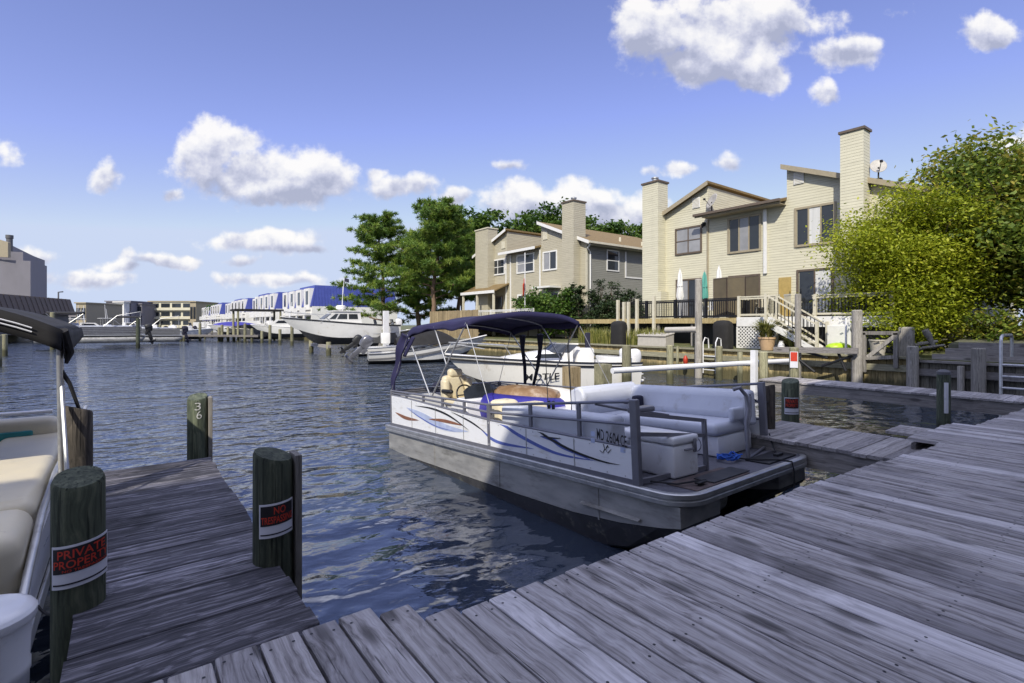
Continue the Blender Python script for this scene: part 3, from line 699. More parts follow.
b = MB(); b.cbox(.30, 1.25, .075, .42, .793, .803, .004); P(b, 'worn_mat', M_CARPR)
for q in ((.62, 1.30, .10, .33, .804, .816, .006), (1.75, 2.40, .12, .40, .794, .812, .006)): P(MB().cbox(*q), 'black_mat', M_BLACKP)
# side panels (the top edge climbs towards the stern)
TOP = [(.57, 1.15), (3.1, 1.19), (4.5, 1.27), (5.9, 1.35), (6.35, 1.36)]
def topz(y):
    for (a, za), (c, zc) in zip(TOP, TOP[1:]):
        if y <= c: return za + (zc - za) * (y - a) / (c - a)
    return 1.36
for x in (.03, 2.53):
    pts = [(.57, .812), (6.35, .812)] + TOP[::-1]
    P(MB().prism(pts, 'X', x, x + .04), 'side_panel', M_PANEL)
P(MB().box(.07, 2.53, 6.31, 6.35, .812, 1.34), 'stern_panel', M_PANEL)
b = MB()
for y in (1.42, 2.27, 3.75, 4.6, 5.45): b.box(.024, .0298, y, y + .012, .85, topz(y) - .005)
for k in range(24):
    y = .7 + k * .24
    for z in (.875, topz(y) - .025): b.lathe((.0285, y, z), [(.008, -.004), (.006, -.0065)], 6, 'X')
P(b, 'panel_seam', M_ALU)
b = MB(); b.bar((.05, .57, .83), (.05, 6.35, .83), .055, .05); b.bar((2.55, .57, .83), (2.55, 6.35, .83), .055, .05); P(b, 'bottom_rail', M_ALUG)
# rails
def rz(y, k):      # heights of the three rails
    t0 = 1.62 + (1.41 - 1.62) * min(1, (y - .57) / 2.53) if y < 3.1 else 1.41 + (y - 3.1) * .012
    lo = topz(y) + .015
    return lo + (t0 - lo) * k
RP = MB()
for x in (.05, 2.55):
    for k in (0, .5, 1.): RP.tube([(x, .57, rz(.57, k)), (x, 1.8, rz(1.8, k)), (x, 3.1, rz(3.1, k)), (x, 4.5, rz(4.5, k)), (x, 6.33, rz(6.33, k))], .017, 8)
    for y in (1.35, 2.2, 3.75, 4.4, 5.05, 5.7): RP.bar((x, y, rz(y, 0)), (x, y, rz(y, 1)), .03, .045)
for k in (0, .5, 1.): RP.tube([(.05, 6.33, rz(6.33, k)), (2.55, 6.33, rz(6.33, k))], .017)
P(RP, 'rail', M_ALUG, smooth=True)
for x, y, z0, z1, w in ((.05, .57, .8, 1.64, .062), (.05, 3.1, .8, 1.43, .05), (.05, 6.33, .8, 1.46, .05), (2.55, .57, .8, 1.64, .06), (2.55, 3.1, .8, 1.43, .05), (2.55, 6.33, .8, 1.46, .05)):
    P(MB().cbox(x - w / 2, x + w / 2, y - w * .7, y + w * .7, z0, z1, .008), 'rail_post', M_ALUG)
b = MB()      # front fence with the walk-through gap
for z0, z1 in ((1.50, 1.33), (1.30, 1.17)): b.bar((.05, .57, z0), (1.06, .46, z1), .03, .04)
b.bar((.05, .57, .835), (1.06, .46, .83), .035, .045); b.bar((1.06, .46, .80), (1.06, .46, 1.345), .04, .04)
b.tube([(.06, .62, 1.50), (.4, .75, 1.47), (.75, .68, 1.40), (.3, .95, 1.49), (.05, 1.1, 1.56)], .014)
P(b, 'front_fence', M_ALUG)
b = MB()
b.tube([(1.86, .42, .80), (1.86, .42, 1.22), (1.95, .44, 1.36), (1.98, .47, 1.52), (1.90, .5, 1.62), (1.84, .55, 1.6)], .024, 10)
b.tube([(1.86, .42, 1.12), (1.99, .44, 1.28), (2.07, .47, 1.50)], .018, 8); b.tube([(1.86, .42, .80), (2.5, .55, .82)], .016)
P(b, 'gate_rail', M_ALUG, smooth=True)
# decals on the near panel: thin vinyl shapes read off the photo
def stroke(pts, wmax, m, q, n=26):
    """tapered sweep through the points (zoomed photo coordinates), laid on the panel as thin vinyl"""
    P_ = [Vector((x, y, 0)) for x, y in pts]; P_ = [P_[0] * 2 - P_[1]] + P_ + [P_[-1] * 2 - P_[-2]]; out = []
    for k in range(len(P_) - 3):
        for i in range(n // (len(P_) - 3) + 1):
            t = i / (n // (len(P_) - 3) + 1); p0, p1, p2, p3 = P_[k:k + 4]
            out.append(.5 * ((2 * p1) + (p2 - p0) * t + (2 * p0 - 5 * p1 + 4 * p2 - p3) * t * t + (3 * p1 - p0 - 3 * p2 + p3) * t ** 3))
    out.append(P_[-2]); L1, L2 = [], []; N = len(out)
    for i, p in enumerate(out):
        d = (out[min(i + 1, N - 1)] - out[max(i - 1, 0)]).normalized(); nn = Vector((-d.y, d.x, 0)); w = wmax * .5 * math.sin(math.pi * min(1, i / (N - 1))) ** .8
        L1.append(p + nn * w); L2.append(p - nn * w)
    b = MB()
    def on(p): v = L(380 + p.x * .2634, 360 + p.y * .2634, .0295); return (.0295 - q, v.y, min(max(v.z, .862), topz(v.y) - .01))
    vs = [on(p) for p in L1] + [on(p) for p in L2]
    b.add(vs, [(i, i + 1, N + i + 1, N + i) for i in range(N - 1)]); return P(b, 'swoosh', m, solid=.001)
stroke([(100, 180), (150, 206), (210, 240), (270, 262), (337, 272)], 26, M_LBLUE, .002)
stroke([(132, 173), (200, 185), (265, 213), (338, 266)], 7, M_INK, .004)
stroke([(108, 186), (150, 216), (215, 252), (290, 272)], 4, M_BLUE, .004)
stroke([(58, 198), (100, 220), (148, 229)], 12, M_ORNG, .004); stroke([(185, 224), (245, 231), (318, 249)], 12, M_ORNG, .004)
stroke([(268, 195), (345, 235), (402, 276)], 6, M_INK, .003); stroke([(385, 266), (450, 312), (588, 338)], 11, M_BLUE, .002)
stroke([(350, 209), (455, 240), (525, 284), (620, 334), (700, 362), (825, 384)], 12, M_BLUE, .002)
stroke([(495, 232), (575, 252), (645, 298), (740, 348), (850, 386), (915, 398)], 9, M_INK, .005)
stroke([(606, 289), (655, 303), (700, 333), (805, 381)], 15, M_BLUE, .003); stroke([(612, 288), (660, 296), (690, 298)], 5, M_INK, .006)
# registration, stickers and the brushed scrawl
a = L(597, 433, .03); c = L(627, 444.2, .03)
reg = MB(); zt = lambda py, px: L(px, py, .03).z
def regfn(u, v):
    y = a.y + (c.y - a.y) * u; return (.0265, y, a.z + (c.z - a.z) * u * .6 - .002 + (v - 1) * .115 + .055)
lettering(reg, 'MD', regfn, 0, .25, 0, 1, .012); lettering(reg, '2604', regfn, .32, .76, 0, 1, .012); lettering(reg, 'CE', regfn, .80, 1.0, 0, 1, .012)
P(reg, 'registration_number', M_INK)
for (x0, y0, x1, y1) in ((591, 431, 595, 436.5), (591, 438, 595, 443), (620.5, 447, 625.5, 453)):
    b = MB(); p, q = L(x0, y0, .03), L(x1, y1, .03); b.box(.0265, .0285, min(p.y, q.y), max(p.y, q.y), min(p.z, q.z), max(p.z, q.z)); P(b, 'sticker', M_LBLUE)
b = MB()
for pts in ([(603.5, 444), (605, 449), (603, 452.5), (600, 450.5)], [(608, 445), (605.8, 449.5), (608, 453), (611, 449.5)], [(606.5, 446.5), (609, 447)]):
    b.tube([Vector((.026, *L(x, y, .03).yz)) for x, y in pts], .004, 5)
P(b, 'brushed_scrawl', M_INK)
# L-shaped bench on the far side
b = MB(); b.cbox(1.68, 2.45, .68, 2.75, .80, 1.04, .02); b.cbox(1.2, 1.75, 2.2, 2.75, .80, 1.04, .02); base = P(b, 'bench_base', M_WHITEP, smooth=30)
b = MB(); b.tube([(1.677, 1.0 + .09 * math.cos(q), .92 + .09 * math.sin(q)) for q in [k * math.pi / 8 for k in range(16)]], .006, 5, closed=True); P(b, 'hatch_ring', M_ALUG, base)
b = MB(); b.cbox(1.62, 2.30, .66, 2.25, 1.045, 1.20, .06, 4); b.cbox(1.2, 2.3, 2.26, 2.6, 1.046, 1.20, .06, 4); P(b, 'bench_seat', M_VINYL, smooth=True)
b = MB(); b.prism([(2.22, 1.12), (2.16, 1.24), (2.24, 1.50), (2.33, 1.56), (2.45, 1.54), (2.47, 1.1)], 'Y', .60, 2.45)
P(b, 'bench_backrest', M_VINYL, smooth=30, bevel=.04)
b = MB(); b.prism([(2.44, 1.12), (2.38, 1.24), (2.46, 1.54), (2.55, 1.60), (2.72, 1.54), (2.74, 1.1)], 'X', 1.22, 2.44); P(b, 'corner_backrest', M_VINYL, smooth=30, bevel=.04)
b = MB(); b.cbox(1.95, 2.2, .62, .70, 1.2, 1.36, .03, 3); P(b, 'armrest', M_VINYL, smooth=True)
b = MB(); b.cbox(2.0, 2.16, 2.12, 2.25, 1.21, 1.42, .04, 3); P(b, 'dark_cushion', M_NAVYD, smooth=True)
# lounge along the near rail
b = MB(); b.cbox(.12, .38, .95, 2.95, .85, 1.42, .07, 4); P(b, 'lounge_backrest', M_VINYL, smooth=True)
b = MB(); b.cbox(.38, .85, 1.05, 2.95, .80, 1.15, .06, 4); P(b, 'lounge_seat', M_VINYL, smooth=True)
b = MB(); b.cbox(.16, .52, 2.98, 3.32, .9, 1.46, .09, 4); b.cbox(.55, 1.05, 2.98, 3.3, .9, 1.38, .09, 4); P(b, 'cream_cushion', M_CREAMV, smooth=True)
b = MB(); b.cbox(.14, .36, 1.0, 1.16, 1.02, 1.40, .03, 3); P(b, 'cushion_strap', M_NAVYD, smooth=True)
for y in (1.95, 2.03): P(MB().cbox(.2, .24, y, y + .025, 1.41, 1.52, .008), 'cup_hook', M_BLACKP)
# white covered stern lounge on the far side and pedestal table
b = MB()
def cov(u, v):
    q = math.pi * v; e = max(0, 1 - (2 * u - 1) ** 4) ** .5
    return (1.95 - .5 * math.cos(q) * (.55 + .45 * e), 2.6 + 1.75 * u, .82 + .66 * math.sin(q) ** .6 * (.35 + .65 * e) * (1 + .05 * math.sin(9 * u)))
b.grid(cov, 20, 12); P(b, 'lounge_cover', M_COVER, smooth=True)
b = MB(); b.lathe((1.3, 2.85, 1.21), [(.05, -.01), (.30, -.005), (.32, .01), (.32, .03), (.30, .04), (.02, .042)], 26, sx=1.15); tb = P(b, 'table_top', M_WHITEP, smooth=True)
P(MB().lathe((1.3, 2.85, .8), [(.12, 0), (.1, .02), (.03, .03), (.03, .41)], 14), 'table_leg', M_ALU, tb, True)
# helm: console, wheel, captain's chair
b = MB(); b.prism([(3.95, .8), (4.55, .8), (4.5, 1.28), (4.3, 1.42), (4.05, 1.40)], 'X', .25, .95); con = P(b, 'helm_console', M_WHITEP, bevel=.03, smooth=30)
b = MB(); b.tube([(.62 + .17 * math.cos(q), 4.62 + .06 * math.sin(q), 1.42 + .16 * math.sin(q)) for q in [k * math.pi / 10 for k in range(20)]], .014, 6, closed=True); b.bar((.47, 4.62, 1.42), (.77, 4.62, 1.42), .02); b.bar((.62, 4.5, 1.38), (.62, 4.62, 1.42), .03); P(b, 'steering_wheel', M_BLACKP, con, True)
b = MB(); b.grid(lambda u, v: (.28 + .64 * u, 4.1 + .04 * v, 1.41 + .2 * v * (1 - (2 * u - 1) ** 4 * .4)), 10, 3); P(b, 'windscreen', M_GLASS, con, solid=.008)
def chair(x, y):
    b = MB(); b.cbox(x - .26, x + .26, y - .28, y + .2, 1.18, 1.32, .06, 4); s_ = P(b, 'captain_seat', M_CREAMV, smooth=True)
    b = MB(); b.cbox(x - .25, x + .25, y + .14, y + .30, 1.28, 1.72, .07, 4); b.cbox(x - .14, x + .14, y + .12, y + .27, 1.68, 1.84, .06, 4); b.cbox(x - .3, x - .17, y + .05, y + .24, 1.3, 1.66, .055, 4); b.cbox(x + .17, x + .3, y + .05, y + .24, 1.3, 1.66, .055, 4)
    P(b, 'seat_back', M_CREAMV, s_, True)
    for q in (-.33, .26): P(MB().cbox(x + q, x + q + .07, y - .2, y + .15, 1.42, 1.49, .03, 3), 'armrest', M_BLACKP, s_, True)
    P(MB().lathe((x, y, .8), [(.2, 0), (.17, .03), (.045, .05), (.045, .4)], 14), 'pedestal', M_ALU, s_, True)
chair(.85, 5.15); 
b = MB(); b.cbox(1.9, 2.45, 5.3, 6.2, .8, 1.28, .05, 3); P(b, 'stern_seat', M_CREAMV, smooth=True)
outboard('outboard_motor', pb, Vector((1.28, 6.48, 1.02)), R(90), .9, R(8), M_NAVYD, world=False)
# bimini
BX0, BX1 = .12, 2.46; BY0, BY1 = 3.72, 5.75
def bim(u, v, lift=0.):
    x = BX0 + (BX1 - BX0) * v; y = BY0 + (BY1 - BY0) * u; e = abs(2 * v - 1)
    arch = .15 * (1 - e ** 2.6)
    sag = -.035 * math.sin(math.pi * ((u * 2) % 1)) * (1 - e ** 3)
    tail = -.10 * max(0, (u - .8) / .2) ** 2
    wr = .012 * math.sin(23 * u + 5 * v) * math.sin(11 * v + 2)
    return (x, y, 2.61 + arch + sag + tail + wr + lift)
top = MB(); top.grid(bim, 36, 28)
def skirt(side, u0, u1, d):     # hanging hem on a long side
    v = 0 if side < 0 else 1
    def f(u, w):
        p = bim(u0 + (u1 - u0) * u, v); return (p[0] + side * .02 * w, p[1], p[2] - d * w * (1 + .25 * math.sin(9 * u)))
    return f
top.grid(skirt(-1, 0, 1, .10), 30, 3); top.grid(skirt(1, 0, 1, .10), 30, 3)
for u in (0, 1): top.grid(lambda a_, w, u=u: (lambda p: (p[0], p[1] + (-.015 if u == 0 else .015) * w, p[2] - .085 * w))(bim(u, a_)), 28, 2)
can = P(top, 'bimini_canopy', M_NAVY, smooth=60, solid=.004)
# rolled boot of the canopy hanging down the stern corner
b = MB()
def boot(u, v):
    y = 5.72 + .62 * u ** .8; z = 2.44 - 1.05 * u ** 1.25; w = .30 * (1 - u) + .12 * u
    return (.06 + .10 * math.sin(3 * v) * (1 - u) + .02 * math.sin(14 * u), y + (v - .5) * w, z + (v - .5) * .5 * w + .02 * math.sin(9 * u + 6 * v))
b.grid(boot, 26, 8); P(b, 'canopy_boot', M_NAVY, can, True, solid=.02)
b = MB()
def boot2(u, v):
    y = 5.70 + .22 * u; z = 2.42 - .34 * u; return (.08 + .02 * u, y - .28 + (v - .5) * .12 + .22 * u, z + .02 * v)
b.grid(boot2, 10, 4); P(b, 'canopy_strap', M_NAVY, can, True, solid=.015)
fr = MB()
for u in (.01, .5, .99):
    fr.tube([bim(u, k / 14, -.025) for k in range(15)], .013, 8)
for v, x in ((.0, .05), (1., 2.55)):
    hinge = Vector((x, 4.75, 1.43)); pts = [Vector(bim(u, v, -.03)) for u in (.01, .5, .99)]
    fr.tube([hinge, pts[0]], .013, 8); fr.tube([hinge + Vector((0, .05, 0)), pts[2]], .013, 8); fr.tube([hinge.lerp(pts[0], .45), pts[1]], .012, 8)
    fr.tube([Vector((x, 3.1, 1.43)), pts[0]], .006, 5); fr.tube([Vector((x, 6.33, 1.46)), pts[2]], .006, 5)
P(fr, 'bimini_frame', M_ALU, smooth=True)
b = MB()     # dark sleeved legs under the canopy's far corner
for y0, y1 in ((4.75, 5.15), (5.3, 5.42)):
    b.tube([(2.42, y0, 2.42), (2.45, y0 + .05, 2.15), (2.5, (y0 + y1) / 2, 1.8), (2.54, y1, 1.43)], [.07, .04, .035, .03], 8)
P(b, 'canopy_leg', M_NAVYD, smooth=True)
for q in ([(.85, 2.3, 1.2), (.86, 2.35, 2.2)], [(.95, 2.9, 1.3), (.95, 2.92, 2.3)], [(1.8, 3.3, 1.3), (1.8, 3.32, 2.35)]): P(MB().tube(q, .006), 'fishing_rod', M_BLACKP)
b = MB(); b.tube([(.06, .62, 1.55), (.25, .8, 1.6), (.4, 1.0, 1.55), (.3, .72, 1.58), (.55, .95, 1.56)], .02, 7); b.cbox(.2, .5, .66, .8, 1.47, 1.53, .02); P(b, 'folded_pole', M_ALUG, smooth=True)
b = MB(); b.cbox(.42, .56, .13, .19, .82, .845, .01); b.cbox(.46, .52, .14, .18, .79, .83, .005); P(b, 'deck_cleat', M_BLACKP); P(MB().cbox(2.12, 2.26, .2, .26, .797, .845, .01), 'deck_cleat', M_BLACKP)

# things that lie on or are tied to the boat
def to_w(q): return PBM @ Vector(q)
cl = thing('cooler', 'white ice chest standing on the pontoon boat foredeck behind the rail', 'cooler', to_w((.72, .9, .797)), rot=(-TH, 0, R(-4)))
b = MB(); b.cbox(-.20, .19, -.46, .36, 0, .33, .025, 3); b.build('chest', M_WHITEP, cl, True, local=True)
b = MB(); b.cbox(-.21, .20, -.47, .37, .335, .42, .025, 3); b.build('lid', M_WHITEP, cl, True, local=True)
b = MB(); b.tube([(-.05, -.48, .28), (.08, -.48, .28)], .012); b.cbox(.1, .14, -.485, -.455, .24, .38, .006); b.build('handle', M_ALUG, cl, True, local=True)
tu = thing('inflatable_tube', 'blue and rust orange inflatable tow tube lying on the pontoon boat under the bimini', 'inflatable tube', to_w((1.40, 3.95, 1.14)), rot=(-TH + .06, .12, .3))
b = MB(); b.tube([(.62 * math.cos(q) * 1.1, .62 * math.sin(q), 0) for q in [k * math.pi / 14 for k in range(28)]], .25, 12, closed=True); b.build('ring', M_TUBEB, tu, True, local=True)
b = MB(); b.lathe((0, 0, .04), [(.60, .2), (.58, .25), (.48, .32), (.28, .36), (.02, .36)], 30, sx=1.05); b.build('cover', M_TUBEO, tu, 60, local=True)
rp = MB(); random.seed(3); pts = []
for k in range(46):
    q = k * .62; pts.append(to_w((1.62 + .17 * math.cos(q) * (.5 + random.random() * .6), .52 + .12 * math.sin(q) * (.6 + random.random() * .5), .812 + .03 * random.random() + .012 * (k % 4))))
rp.tube(pts, .0085, 6); tag(rp.build('rope', M_ROPEB, None, True), 'tangled blue rope on the pontoon boat deck by the gate rail', 'rope')
def catenary(p, q, sag, n=12):
    p, q = Vector(p), Vector(q); return [p.lerp(q, i / n) - Vector((0, 0, sag * 4 * (i / n) * (1 - i / n))) for i in range(n + 1)]
def line(label, pts, r=.009, m=None): return tag(MB().tube(pts, r, 6).build('mooring_line', m or M_ROPEK, None, True), label, 'mooring line')
line('black mooring line from the boat deck to the short finger dock', catenary(to_w((2.2, .23, .84)), (6.55, 3.2, .95), .06))
line('black mooring line hanging off the front edge of the pontoon boat deck', [to_w(q) for q in ((1.7, .5, .82), (1.78, .3, .82), (1.95, .12, .82), (2.0, -.01, .81), (2.0, -.03, .7), (1.97, -.03, .48))])
line('black mooring line lying along the near corner of the pontoon boat deck', [to_w(q) for q in ((.2, .9, .83), (.18, .6, .82), (.3, .3, .82), (.44, .17, .85), (.56, .15, .84))])
line('thin line running from the pontoon boat bench to the dark pile', catenary(to_w((2.3, .6, 1.5)), (6.93, 3.4, 1.3), .05), .007)

# ---- the cream-seated pontoon boat at the left edge
ca = thing('pontoon_boat', 'pontoon boat with cream and teal seats under a black canopy at the left edge', 'boat', (-1.6, 6, 0))
AX = -.42
b = MB(); b.prism([(AX - 2.4, 3.3), (AX - .25, 3.3), (AX, 3.55), (AX, 9.6), (AX - 2.4, 9.6)], 'Z', .62, .72); b.build('deck', M_CARPET, ca)
for x in (AX - .45, AX - 2.0): b = MB(); b.tube([(x, 3.5, .42), (x, 3.9, .3), (x, 4.5, .26), (x, 9.4, .26)], [.02, .2, .3, .3], 16); b.build('pontoon', M_TOON, ca, True)
b = MB(); b.prism([(3.75, .70), (9.5, .70), (9.5, 1.10), (5.7, 1.10), (4.3, 1.02), (3.95, .92)], 'X', AX - .03, AX); b.build('side_panel', M_PANEL, ca)
b = MB(); b.box(AX - .012, AX + .02, 3.6, 9.55, .60, .70, .01); b.build('rub_rail', M_ALU, ca)
b = MB(); b.tube([(AX - .02, 3.42, .74), (AX - .02, 3.6, .80), (AX - .02, 4.0, .94), (AX - .02, 4.6, 1.10), (AX - .02, 5.4, 1.17), (AX - .02, 9.4, 1.18)], .022, 10)
b.tube([(AX - .02, 3.55, .72), (AX - .02, 4.2, .86), (AX - .02, 5.2, 1.0)], .014, 8)
for y in (4.3, 5.35, 6.6, 8): b.tube([(AX - .02, y, .72), (AX - .02, y, 1.16 if y > 5 else 1.02)], .016)
b.build('rail', M_ALU, ca, True)
b = MB(); b.tube([(AX - .25, 7.95, 1.34), (AX - 2.2, 7.95, 1.34)], .02); b.tube([(AX - .7, 7.95, 1.05), (AX - .7, 7.95, 1.34)], .016); b.build('cross_rail', M_WHITEP, ca, True)
b = MB(); b.cbox(AX - .56, AX - .06, 4.1, 7.0, .72, 1.05, .06, 4); b.build('bench_base', M_CREAMV, ca, True)
b = MB(); b.cbox(AX - .6, AX - .05, 4.55, 7.5, 1.0, 1.2, .09, 5); b.cbox(AX - 2.3, AX - .4, 6.6, 7.2, .95, 1.17, .09, 5); b.build('bench_seat', M_CREAMV, ca, True)
b = MB(); b.cbox(AX - .60, AX - .05, 3.95, 4.62, .74, 1.17, .12, 5); b.build('rounded_arm', M_CREAMV, ca, True)
b = MB(); b.cbox(AX - 2.3, AX - .12, 7.22, 7.55, .9, 1.36, .12, 5); bk = b.build('bench_backrest', M_CREAMV, ca, True)
b = MB(); b.cbox(AX - 2.28, AX - .34, 7.19, 7.25, 1.16, 1.25, .02, 3); b.build('teal_band', M_TEAL, bk, True)
# canopy: arched black cloth with pale piping, and its frame
CX1 = AX + .03
def canA(u, v):
    e = abs(2 * v - 1); y = 5.25 + 2.3 * u
    return (CX1 - 2.5 + 2.5 * v, y, 2.30 + .26 * (1 - e ** 2.8) - .03 * math.sin(2 * math.pi * u) ** 2 * (1 - e ** 2))
b = MB(); b.grid(canA, 20, 30)
b.grid(lambda u, w: (lambda p: (p[0], p[1] - .02 * w, p[2] - .16 * w))(canA(0, u)), 30, 3); b.grid(lambda u, w: (lambda p: (p[0] + .015 * w, p[1], p[2] - .22 * w * (1 - .6 * u)))(canA(u, 1)), 20, 3)
cn = b.build('canopy', M_BLACKC, ca, 60, solid=.005)
b = MB()
for d in (.085, .115): b.tube([(lambda p: (p[0], p[1] - .03, p[2] - d + .02))(canA(0, k / 30)) for k in range(0, 29)], .006, 6)
b.build('piping', M_WHITEP, cn, True)
b = MB(); b.tube([(CX1, 5.28, 2.30), (CX1 + .02, 5.33, 2.2), (CX1 + .04, 5.36, 2.12), (CX1 + .02, 5.33, 2.04)], [.04, .04, .03, .012], 8); b.build('canopy_tie', M_BLACKC, cn, True)
b = MB(); b.tube([(CX1 - .02, 5.3, 2.3), (CX1 - .01, 5.36, 1.17)], .02, 10); b.tube([(CX1 - .02, 5.42, 2.25), (CX1 + .01, 5.42, 1.17)], .013, 8); b.tube([(CX1 - .02, 5.3, 2.1), (CX1 - .02, 7.4, 2.3)], .015)
b.tube([(CX1 - .01, 5.34, 1.9), (CX1 + .05, 5.0, 1.22)], .015, 8)
b.build('canopy_frame', M_ALU, ca, True)
b = MB(); b.tube([(CX1 - .01, 5.34, 1.98), (CX1 + .04, 5.34, 1.88), (CX1 + .10, 5.34, 1.66)], [.018, .014, .012], 8); b.build('strap', M_BLACKC, ca, True)
tb_ = thing('lidded_tub', 'white round lidded plastic tub with a dark latch in the bottom left corner', 'tub', (-.50, 2.98, .55))
TUB = (-.47, 2.90, 0)
MB().lathe((TUB[0], TUB[1], .62), [(.14, 0), (.15, .05), (.155, .30), (.160, .31), (.160, .34), (.155, .35), (.165, .52)], 28).build('body', M_WHITEP, tb_, 30)
MB().lathe((TUB[0], TUB[1], 1.142), [(.176, 0), (.180, .01), (.180, .035), (.172, .045), (.168, .05), (.14, .062), (.02, .066)], 28).build('lid', M_WHITEP, tb_, 30)
ka = math.atan2(-TUB[1], -TUB[0]); kp = (TUB[0] + .158 * math.cos(ka + .15), TUB[1] + .158 * math.sin(ka + .15), 1.02)
b = MB(); b.lathe(kp, [(.004, -.035), (.03, -.03), (.034, 0), (.03, .03), (.004, .035)], 14); b.build('latch', M_BLACKP, tb_, True)
line('black line tying the cream boat to the left foreground pile', catenary((AX + .02, 4.0, .72), (-.25, 3.5, .9), .05), .008)
# ---------------------------------------------------------------- houses
def poly_wall(name, pts_yz, x0, x1, m, parent): return MB().prism(pts_yz, 'X', x0, x1).build(name, m, parent)
def window(parent, X, y0, y1, z0, z1, frame, glass, cols=2, rows=1, fw=.09, name='window', curtain=None, mull=.06, proud=.05):
    """framed window on a wall facing -X (frame stands proud, glass set back)"""
    b = MB(); x0, x1 = X - proud, X + .02
    b.box(x0, x1, y0, y0 + fw, z0, z1); b.box(x0, x1, y1 - fw, y1, z0, z1); b.box(x0, x1, y0 + fw, y1 - fw, z1 - fw, z1); b.box(x0 - .02, x1, y0 + fw, y1 - fw, z0, z0 + fw)
    w = b.build(name, frame, parent)
    for c in range(cols):
        a = y0 + fw + (y1 - y0 - 2 * fw) * c / cols; e = y0 + fw + (y1 - y0 - 2 * fw) * (c + 1) / cols
        g = glass[c % len(glass)] if isinstance(glass, (list, tuple)) else glass
        MB().box(X - .014, X + .01, a + mull / 2, e - mull / 2, z0 + fw, z1 - fw).build('pane', g, w)
    if cols > 1 or rows > 1:
        mb = MB()
        for c in range(1, cols): yy = y0 + fw + (y1 - y0 - 2 * fw) * c / cols; mb.box(x0 + .012, x1, yy - mull / 2, yy + mull / 2, z0 + fw, z1 - fw)
        for r in range(1, rows): zz = z0 + (z1 - z0) * r / rows; mb.box(x0 + .016, X + .005, y0 + fw, y1 - fw, zz - .025, zz + .025)
        mb.build('mullion', frame, w)
    return w
def side_window(parent, Y, x0, x1, z0, z1, frame, glass, fw=.08, rows=2):
    b = MB(); y0, y1 = Y - .05, Y + .02
    b.box(x0, x0 + fw, y0, y1, z0, z1); b.box(x1 - fw, x1, y0, y1, z0, z1); b.box(x0 + fw, x1 - fw, y0, y1, z1 - fw, z1); b.box(x0 + fw, x1 - fw, y0, y1, z0, z0 + fw)
    if rows > 1: zz = (z0 + z1) / 2; b.box(x0 + fw, x1 - fw, y0 + .015, y1, zz - .025, zz + .025)
    w = b.build('window', frame, parent); MB().box(x0 + fw, x1 - fw, Y - .014, Y + .01, z0 + fw, z1 - fw).build('pane', glass, w); return w
def roof_slab(name, y0, z0, y1, z1, x0, x1, th, m, parent, fascia=None, fm=None):
    """sloping slab between (y0,z0) and (y1,z1), running from x0 to x1"""
    o = MB().prism([(y0, z0), (y1, z1), (y1, z1 + th), (y0, z0 + th)], 'X', x0, x1).build(name, m, parent)
    if fm is not None: MB().prism([(y0, z0 - .10), (y1, z1 - .10), (y1, z1 + th + .012), (y0, z0 + th + .012)], 'X', x0 - .035, x0 - .002).build('fascia', fm, o)
    return o
def chimney(parent, y0, y1, x0, x1, z0, z1, m, capm, flue=False):
    c = MB().box(x0, x1, y0, y1, z0, z1).build('chimney', m, parent)
    MB().box(x0 - .06, x1 + .06, y0 - .06, y1 + .06, z1, z1 + .10).build('chimney_cap', capm, c)
    if flue: MB().lathe(((x0 + x1) / 2, (y0 + y1) / 2, z1 + .1), [(.16, 0), (.16, .22), (.21, .24), (.21, .30), (.05, .36)], 14).build('flue', M_ALU, c, True)
    return c

# ---- the big sunlit house pair
HX = 24.8
h = thing('house', 'sunlit cream sided townhouse pair with two chimneys above the deck with the lattice skirt', 'house', (HX, 12, 1.3))
GZ = 1.35
poly_wall('wall', [(15.37, GZ), (18.45, GZ), (18.45, 8.45), (15.37, 9.72)], HX, HX + 10, M_CREAM, h)
poly_wall('wall', [(11.3, GZ), (15.367, GZ), (15.367, 8.2), (11.3, 8.2)], HX, HX + 10, M_CREAM, h)
poly_wall('wall', [(4.9, GZ), (11.297, GZ), (11.297, 9.62), (4.9, 7.05)], HX, HX + 10, M_CREAM, h)
roof_slab('roof', 18.75, 8.35, 15.22, 9.81, HX - .28, HX + 10.3, .12, M_ROOF, h, fm=M_TRIMT)
roof_slab('roof', 11.45, 9.72, 4.5, 6.92, HX - .28, HX + 10.3, .12, M_ROOF, h, fm=M_TRIMT)
mr = MB().prism([(HX - .62, 8.02), (HX + 6, 9.65), (HX + 6, 9.77), (HX - .62, 8.14)], 'Y', 11.31, 15.36).build('roof', M_ROOF, h)
MB().box(HX - .66, HX - .622, 11.31, 15.75, 7.97, 8.17).build('fascia', M_TRIMT, mr)
MB().box(HX - .80, HX - .664, 11.28, 15.78, 8.04, 8.16).build('gutter', M_TRIMB, mr)
MB().box(HX - .62, HX - .002, 11.32, 15.35, 7.94, 7.97).build('soffit', M_TRIMT, mr)
b = MB(); b.box(HX - .1, HX - .02, 12.20, 12.36, 4.8, 7.92); b.build('downspout', M_TRIMW, h)
MB().box(HX - .07, HX - .01, 15.33, 15.41, GZ, 7.9).build('corner_strip', M_TRIMT, h)
chimney(h, 18.05, 19.15, 24.1, 25.0, GZ, 10.45, M_CREAM, M_TRIMB, True)
MB().prism([(24.1, GZ), (25.0, GZ), (25.0, 4.2), (24.1, 4.2)][0:4], 'Y', 17.85, 18.047).build('chimney_foot', M_CREAM, h)
chimney(h, 7.92, 8.78, 24.05, 24.75, GZ, 10.35, M_CREAM, M_TRIMB)
